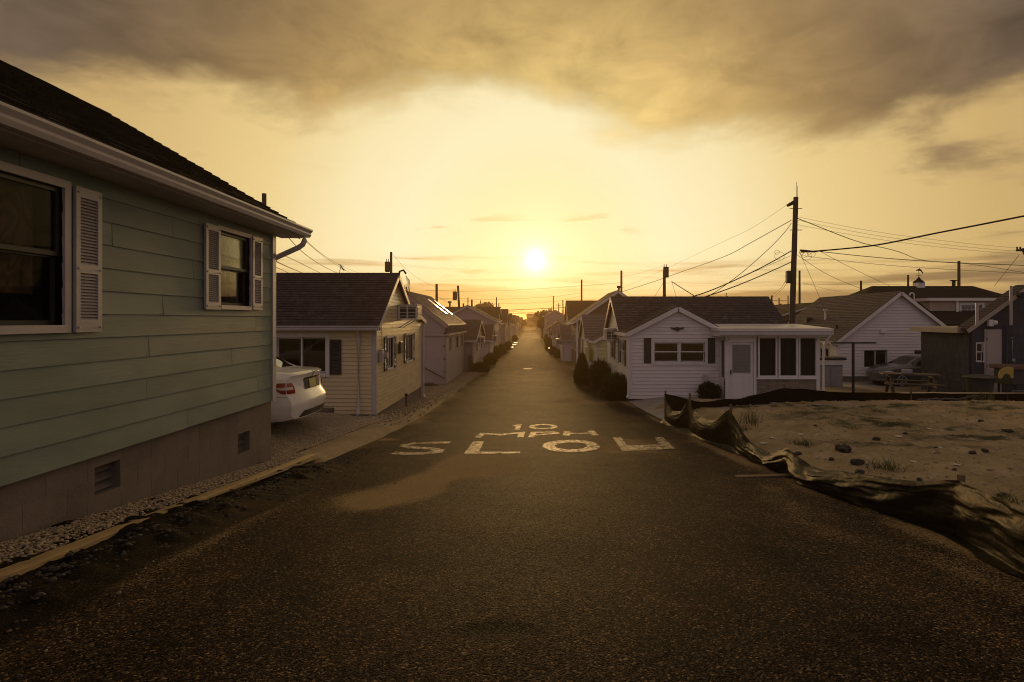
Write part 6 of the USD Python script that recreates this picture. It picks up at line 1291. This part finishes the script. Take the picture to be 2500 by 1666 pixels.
for k, (x, y) in enumerate([(-2.35, 57.6), (-2.15, 63.2), (-2.0, 69.5), (-1.95, 75.5)]):
    mb = MB(); mb.box(x - .25, x + .25, y - 1.6, y + 1.6, base - .05, base + .16, bev=.02); single("stone_kerb", ["sunlit kerb block nearest on the left of the lane", "second sunlit kerb block on the left of the lane", "third sunlit kerb block on the left of the lane", "farthest sunlit kerb block on the left of the lane"][k], "kerb block", mb, m_trim, group="kerb blocks on the left of the lane")

# ------------------------------------------------------------------ utility poles and wires
def pole(label, px, top, Y, w=.24, lean=0.0, transformer=0, cross=None, group=None, arms=0, bx=None):
    x = X(px, Y); zt_ = Z(top, Y); z0 = float(ground(x, min(Y, 280))) - .1
    t = thing("utility_pole", label, "utility pole", (x - lean, Y, z0), group); mb = MB(); mb.tube([(x - lean, Y, z0), (x, Y, zt_)], [w * .58, w * .42], 12); put(t, "pole", mb, m_pole, smooth=40)
    if transformer:
        s_ = 1 if transformer > 0 else -1; zc = zt_ - .9 * abs(transformer); xx = x + s_ * (.06 if abs(transformer) < 1 else w * .42 + .19); mb = MB(); mb.lathe((xx, Y - (.3 if abs(transformer) < 1 else .05), zc), [(0, -.42), (.18, -.42), (.21, -.36), (.21, .30), (.22, .32), (.20, .38), (0, .42)], 14); put(t, "transformer", mb, m_grill, smooth=40)
        for a in (-.09, .09): mb = MB(); mb.tube([(xx + a, Y - .05, zc + .36), (xx + a, Y - .05, zc + .62)], .03, 6); put(t, "bushing", mb, m_grill)
    if cross:
        for dz, L_ in cross:
            mb = MB(); mb.beam((x - L_ / 2, Y, zt_ - dz), (x + L_ / 2, Y, zt_ - dz), .09, .11); put(t, "crossarm", mb, m_pole)
            for k in (-.45, -.2, .2, .45): mb = MB(); mb.lathe((x + k * L_, Y, zt_ - dz + .05), [(.02, 0), (.05, .04), (.03, .09), (.05, .12), (0, .16)], 8); put(t, "insulator", mb, m_grill)
    for k in range(arms):
        mb = MB(); zz_ = zt_ - .55 - 1.05 * k; mb.beam((x - .3, Y, zz_), (x + .3, Y, zz_), .03, .03); put(t, "bracket_arm", mb, m_grill)
    return np.array([x, Y, zt_]), t
mp, mt_ = pole("tall dark utility pole rising behind the white house's porch, largest of all", 1943, 482, 28, .27, lean=.28, arms=2)
mb = MB(); mb.box(mp[0] - .50, mp[0] - .24, 27.8, 28.05, Z(692, 28), Z(662, 28), bev=.03); put(mt_, "equipment_box", mb, m_grill)
mb = MB(); mb.tube([(mp[0] - .1, 28, mp[2] - .25), (mp[0] - .42, 28, mp[2] - .42)], [.10, .06], 8); put(mt_, "lamp_head", mb, m_grill, smooth=40)
mb = MB(); mb.tube([(mp[0] + .02, 28, mp[2]), (mp[0] + .03, 28, mp[2] + .75)], .012, 5).tube([(mp[0] + .07, 28, mp[2]), (mp[0] + .10, 28, mp[2] + .55)], .012, 5); put(mt_, "aerial", mb, m_grill)
for k in range(7):
    mb = MB(); a = np.linspace(0, 2 * math.pi, 16); r_ = .10 + .05 * (k % 3); c = (mp[0] + (.24 + .12 * k) * (1 if k < 5 else -1), 27.9, Z(614 + 3 * (k % 3), 28)); mb.tube([(c[0] + r_ * math.cos(q_) * 1.2, c[1], c[2] + r_ * math.sin(q_) - r_ * .6) for q_ in a], .008, 5, cap=False); put(mt_, "cable_loop", mb, m_wire)
mb = MB(); mb.tube([(mp[0] + .15, 27.9, Z(612, 28)), (mp[0] + .75, 27.8, Z(616, 28)), (mp[0] + .95, 27.8, Z(615, 28))], .05, 6); put(mt_, "splice_case", mb, m_wire)
P2, _ = pole("utility pole with a can transformer near its top behind the white house's roof", 1622, 654, 44, .26, transformer=.4)
P3, _ = pole("bare utility pole behind the brown house's gable", 1517, 661, 60, .25)
P4, _ = pole("utility pole with a low crossarm left of the brown house's gable", 1420, 683, 70, .22, cross=[(3.0, 1.1)])
P5, _ = pole("tapered utility pole over the metal-roofed house's ridge", 1066, 694, 52, .26)
P6, _ = pole("leaning utility pole with a transformer behind the metal-roofed house", 1118, 698, 56, .24, lean=-.35, transformer=-1.1)
P7, _ = pole("utility pole with a bucket-shaped transformer at the cream house's ridge", 955, 616, 46, .22, transformer=-1.3)
P8, _ = pole("thick pole showing over the green house's roof edge", 645, 473, 30, .26)
P9, _ = pole("short thick pole on the black-roofed house's left", 2217, 672, 60, .22)
P10, _ = pole("thick pole rising from the black roof at right", 2341, 638, 52, .28)
P11, _ = pole("short pole behind the white gable house's roof", 2102, 686, 62, .24)
P12, _ = pole("thin pole just right of the tallest pole", 1952, 661, 50, .20)
P13, _ = pole("leaning pole with a small crossarm cut by the right picture edge", 2497, 607, 32, .20, lean=-3.2, cross=[(.1, .7)])
P14, _ = pole("small distant crossarm pole between the white house and the tallest pole", 1902, 728, 120, .3, cross=[(.6, 3.2), (1.8, 2.6)], transformer=1.8)
P15, _ = pole("distant pole right of the small crossarm pole", 1924, 722, 110, .25); P16, _ = pole("distant pole beside the white house's right roof edge", 1884, 722, 60, .22)
P17, _ = pole("tall thin distant pole over the wide-gabled far house", 1351, 723, 120, .24); P18, _ = pole("distant crossarm pole right of the wide gable", 1364, 741, 150, .3, cross=[(.5, 1.4)]); P19, _ = pole("leaning distant pole right of the wide gable", 1374, 733, 110, .26, lean=-.2)
for k, (px, tp, Y, lab) in enumerate([(1142.5, 727, 100, "thin distant pole above the tall mauve gable's left slope"), (1152, 732, 80, "thick distant pole above the tall mauve gable's right slope"), (1173, 734, 110, "distant pole touching the wind-shaped pine on its left"), (1186, 737.5, 110, "distant pole inside the wind-shaped pine"), (1201, 742, 120, "thin short distant pole right of the pine"), (1212, 726, 95, "taller distant pole with a box right of the pine"), (1218, 741, 100, "distant pole at the brown roof's right end"),
        (1340, 752, 170, "tiny distant pole left of the wide gable's peak"), (1347, 750, 170, "tiny distant pole just left of the tall thin pole"), (1372, 757, 170, "tiny distant pole at the wide gable's right"), (1384, 745, 70, "thick near post left of the brown shingle roof"), (2143, 719, 130, "tiny thin distant pole behind the white gable house's ridge"), (1773, 715, 120, "small distant pole stub over the white house's ridge"), (1970, 743, 50, "short pole before the dark back house"), (1131.5, 741, 60, "short dark stub on the tall mauve house's left")]):
    pole(lab, px, tp, Y, .3 if "thick" in lab else .2)

def wire(label, pts, r=.012, sag=0.0, cat="overhead wire"):
    """pts: (px, py, distance) spots of the photograph, joined by a hanging curve"""
    W3 = [np.array([X(a, c), c, Z(b, c)]) if len((a, b, c)) and not isinstance(a, str) else None for a, b, c in pts]
    s_ = np.cumsum([0] + [np.linalg.norm(q - p) for p, q in zip(W3[:-1], W3[1:])]); W3 = np.array(W3); u = np.linspace(0, s_[-1], 28)
    if len(pts) > 2: C = np.stack([PchipInterpolator(s_, W3[:, k])(u) for k in range(3)], -1)
    else: C = W3[0] + (u / s_[-1])[:, None] * (W3[1] - W3[0])
    C[:, 2] -= sag * 4 * (u / s_[-1]) * (1 - u / s_[-1])
    mb = MB(); mb.tube(C, r, 5, cap=False); single("overhead_wire", label, cat, mb, m_wire, smooth=True)
wire("thick black cable running from the tallest pole to the right picture edge", [(1955, 616, 28), (2100, 604, 26), (2300, 567, 23), (2530, 522, 20)], .034)
wire("thinner black cable leaving the tallest pole just under the thick one for the right", [(1990, 613, 28), (2340, 642, 30), (2540, 650, 30)], .018)
wire("dark cable dropping from the tallest pole past the thick pole at right", [(1948, 534, 28), (2130, 600, 32), (2341, 643, 50), (2540, 672, 52)], .02)
wire("topmost thin wire from the tallest pole to the leaning pole at right", [(1948, 530, 28), (2220, 578, 30), (2490, 606, 32)], .007)
wire("second thin wire from the tallest pole to the leaning pole at right", [(1948, 538, 28), (2220, 587, 30), (2492, 614, 32)], .007)
wire("third thin wire from the tallest pole to the leaning pole at right", [(1948, 549, 28), (2220, 595, 30), (2494, 621, 32)], .007)
wire("faint wire under the two cables right of the tallest pole", [(1955, 624, 28), (2280, 656, 30), (2540, 670, 30)], .010)
wire("service wire from the tallest pole down to the white gable house's corner", [(1952, 616, 28), (1985, 690, 28), (2043, 826, 28)], .008)
wire("service wire from the tallest pole to the black roof's left hip", [(1998, 612, 28), (2080, 655, 32), (2172, 698, 40)], .010)
wire("service wire from the tallest pole to the white gable house's ridge", [(1945, 622, 28), (2040, 680, 30), (2140, 715, 33)], .010)
wire("guy wire from the leaning pole at right down behind the black roof", [(2487, 624, 32), (2428, 698, 40)], .016)
wire("top wire from the tallest pole's lamp to the brown house side", [(1928, 495, 28), (1800, 575, 40), (1640, 650, 60), (1500, 712, 80)], .008)
wire("dark wire from the tallest pole past the left transformer pole to the brown house", [(1932, 538, 28), (1800, 612, 36), (1625, 678, 44), (1512, 715, 44)], .018)
wire("steep wire from the tallest pole down to the white house's roof", [(1932, 545, 28), (1880, 605, 26), (1800, 675, 25), (1725, 727, 24)], .014)
wire("heavy cable from the tallest pole down to the white house's ridge", [(1932, 613, 28), (1830, 668, 27), (1700, 722, 25), (1650, 735, 24)], .026)
wire("second heavy cable with a splice from the tallest pole to the white house's ridge", [(1932, 640, 28), (1900, 655, 27.5), (1780, 705, 25), (1700, 732, 24)], .024)
wire("faint long wire between the tallest pole and the left transformer pole", [(1930, 625, 28), (1780, 690, 34), (1650, 742, 44)], .009)
wire("sloping cable right of the left transformer pole", [(1640, 688, 44), (1700, 726, 40)], .03)
wire("guy wire beside the left transformer pole", [(1620, 690, 44), (1596, 728, 42)], .012)
wire("hanging wire right of the left transformer pole", [(1640, 688, 44), (1645, 705, 44), (1652, 728, 44)], .012)
wire("wires cluster low on the tallest pole, left strand", [(1925, 675, 28), (1905, 705, 32), (1890, 724, 50)], .012)
wire("wires cluster low on the tallest pole, right strand", [(1928, 678, 28), (1912, 704, 32), (1893, 724, 50)], .012)
wire("wire from the green house's corner falling to the cream roof, uppermost", [(700, 575, 14), (760, 632, 20), (838, 672, 30)], .012)
wire("thick wire from the green house's corner falling to the cream roof", [(669, 636, 9), (710, 655, 14), (757, 674, 22)], .012)
wire("thin wire from the green house's corner to the cream roof, middle", [(688, 622, 12), (740, 646, 18), (796, 674, 26)], .011)
wire("lowest thin wire from the green house's corner to the cream roof", [(668, 651, 9), (690, 660, 14), (722, 675, 22)], .008)
wire("faint long wire passing over the cream house's ridge", [(740, 580, 20), (800, 630, 30), (880, 668, 50)], .010)
wire("faint second long wire over the cream house's ridge", [(745, 588, 20), (810, 640, 30), (870, 672, 46)], .010)
wire("long wire crossing the lane high above the bay", [(1040, 709, 60), (1270, 708, 75), (1420, 698, 70), (1520, 690, 60)], .014)
wire("upper of three wires crossing the lane near the far houses", [(1238, 758, 95), (1300, 755, 95), (1392, 751, 90)], .05)
wire("middle of three wires crossing the lane near the far houses", [(1238, 761, 95), (1290, 763, 95), (1330, 764, 95)], .03)
wire("lowest of three wires crossing the lane near the far houses", [(1238, 764, 95), (1285, 767, 95), (1332, 767, 95)], .035)
wire("faint wire level with the far poles, left to right", [(1070, 728, 75), (1215, 731, 95), (1350, 725, 120), (1420, 716, 72)], .02)
wire("faint lower wire level with the far poles", [(1072, 731, 75), (1215, 741, 95), (1350, 737, 120), (1420, 722, 72)], .018)
wire("wire from the tapered pole to the leaning transformer pole", [(1066, 725, 52), (1090, 737, 54), (1116, 757, 56)], .015)
wire("thin wire from the cream house's pole towards the tapered pole", [(958, 620, 46), (1000, 665, 48), (1064, 700, 52)], .008)
wire("far wires strung behind the right roofs, upper", [(1960, 695, 60), (2100, 696, 62), (2200, 696, 62)], .012)
wire("far wires strung behind the right roofs, lower", [(1960, 690, 50), (2060, 714, 60), (2150, 724, 70)], .010)
wire("faint wire from the bare pole to the left transformer pole", [(1517, 676, 60), (1560, 668, 55), (1620, 650, 44)], .008)
wire("wire from the bare pole down to the brown house's gable", [(1519, 700, 60), (1540, 722, 55), (1556, 735, 50)], .010)
an = thing("television_aerial", "tilted television aerial behind the cream house's ridge", "aerial", (X(830, 30), 30, Z(672, 30)))
mb = MB(); mb.tube([(X(824, 30), 30, Z(690, 30)), (X(832, 30), 30, Z(650, 30))], .014, 6); put(an, "mast", mb, m_grill); mb = MB(); mb.tube([(X(830, 30), 30, Z(646, 30)), (X(840, 30), 30, Z(661, 30))], .022, 6); put(an, "boom", mb, m_grill)
for k in range(5):
    c = np.array([X(831 + 2 * k, 30), 30, Z(648 + 3 * k, 30)]); mb = MB(); mb.tube([c - (0, .35, 0), c + (0, .35, 0)], .010, 5); put(an, "element", mb, m_grill)

# ------------------------------------------------------------------ air: thin golden haze over the street
hz = M("haze_air", {"v": ("principled_volume", {"color": (1.0, .72, .38), "density": 0.00045, "anisotropy": .78})}, [], volume="v.volume")
mb = MB(); mb.box(-700, 700, -80, 2600, -1.8, 12.5); single("haze", None, None, mb, hz, kind="stuff")
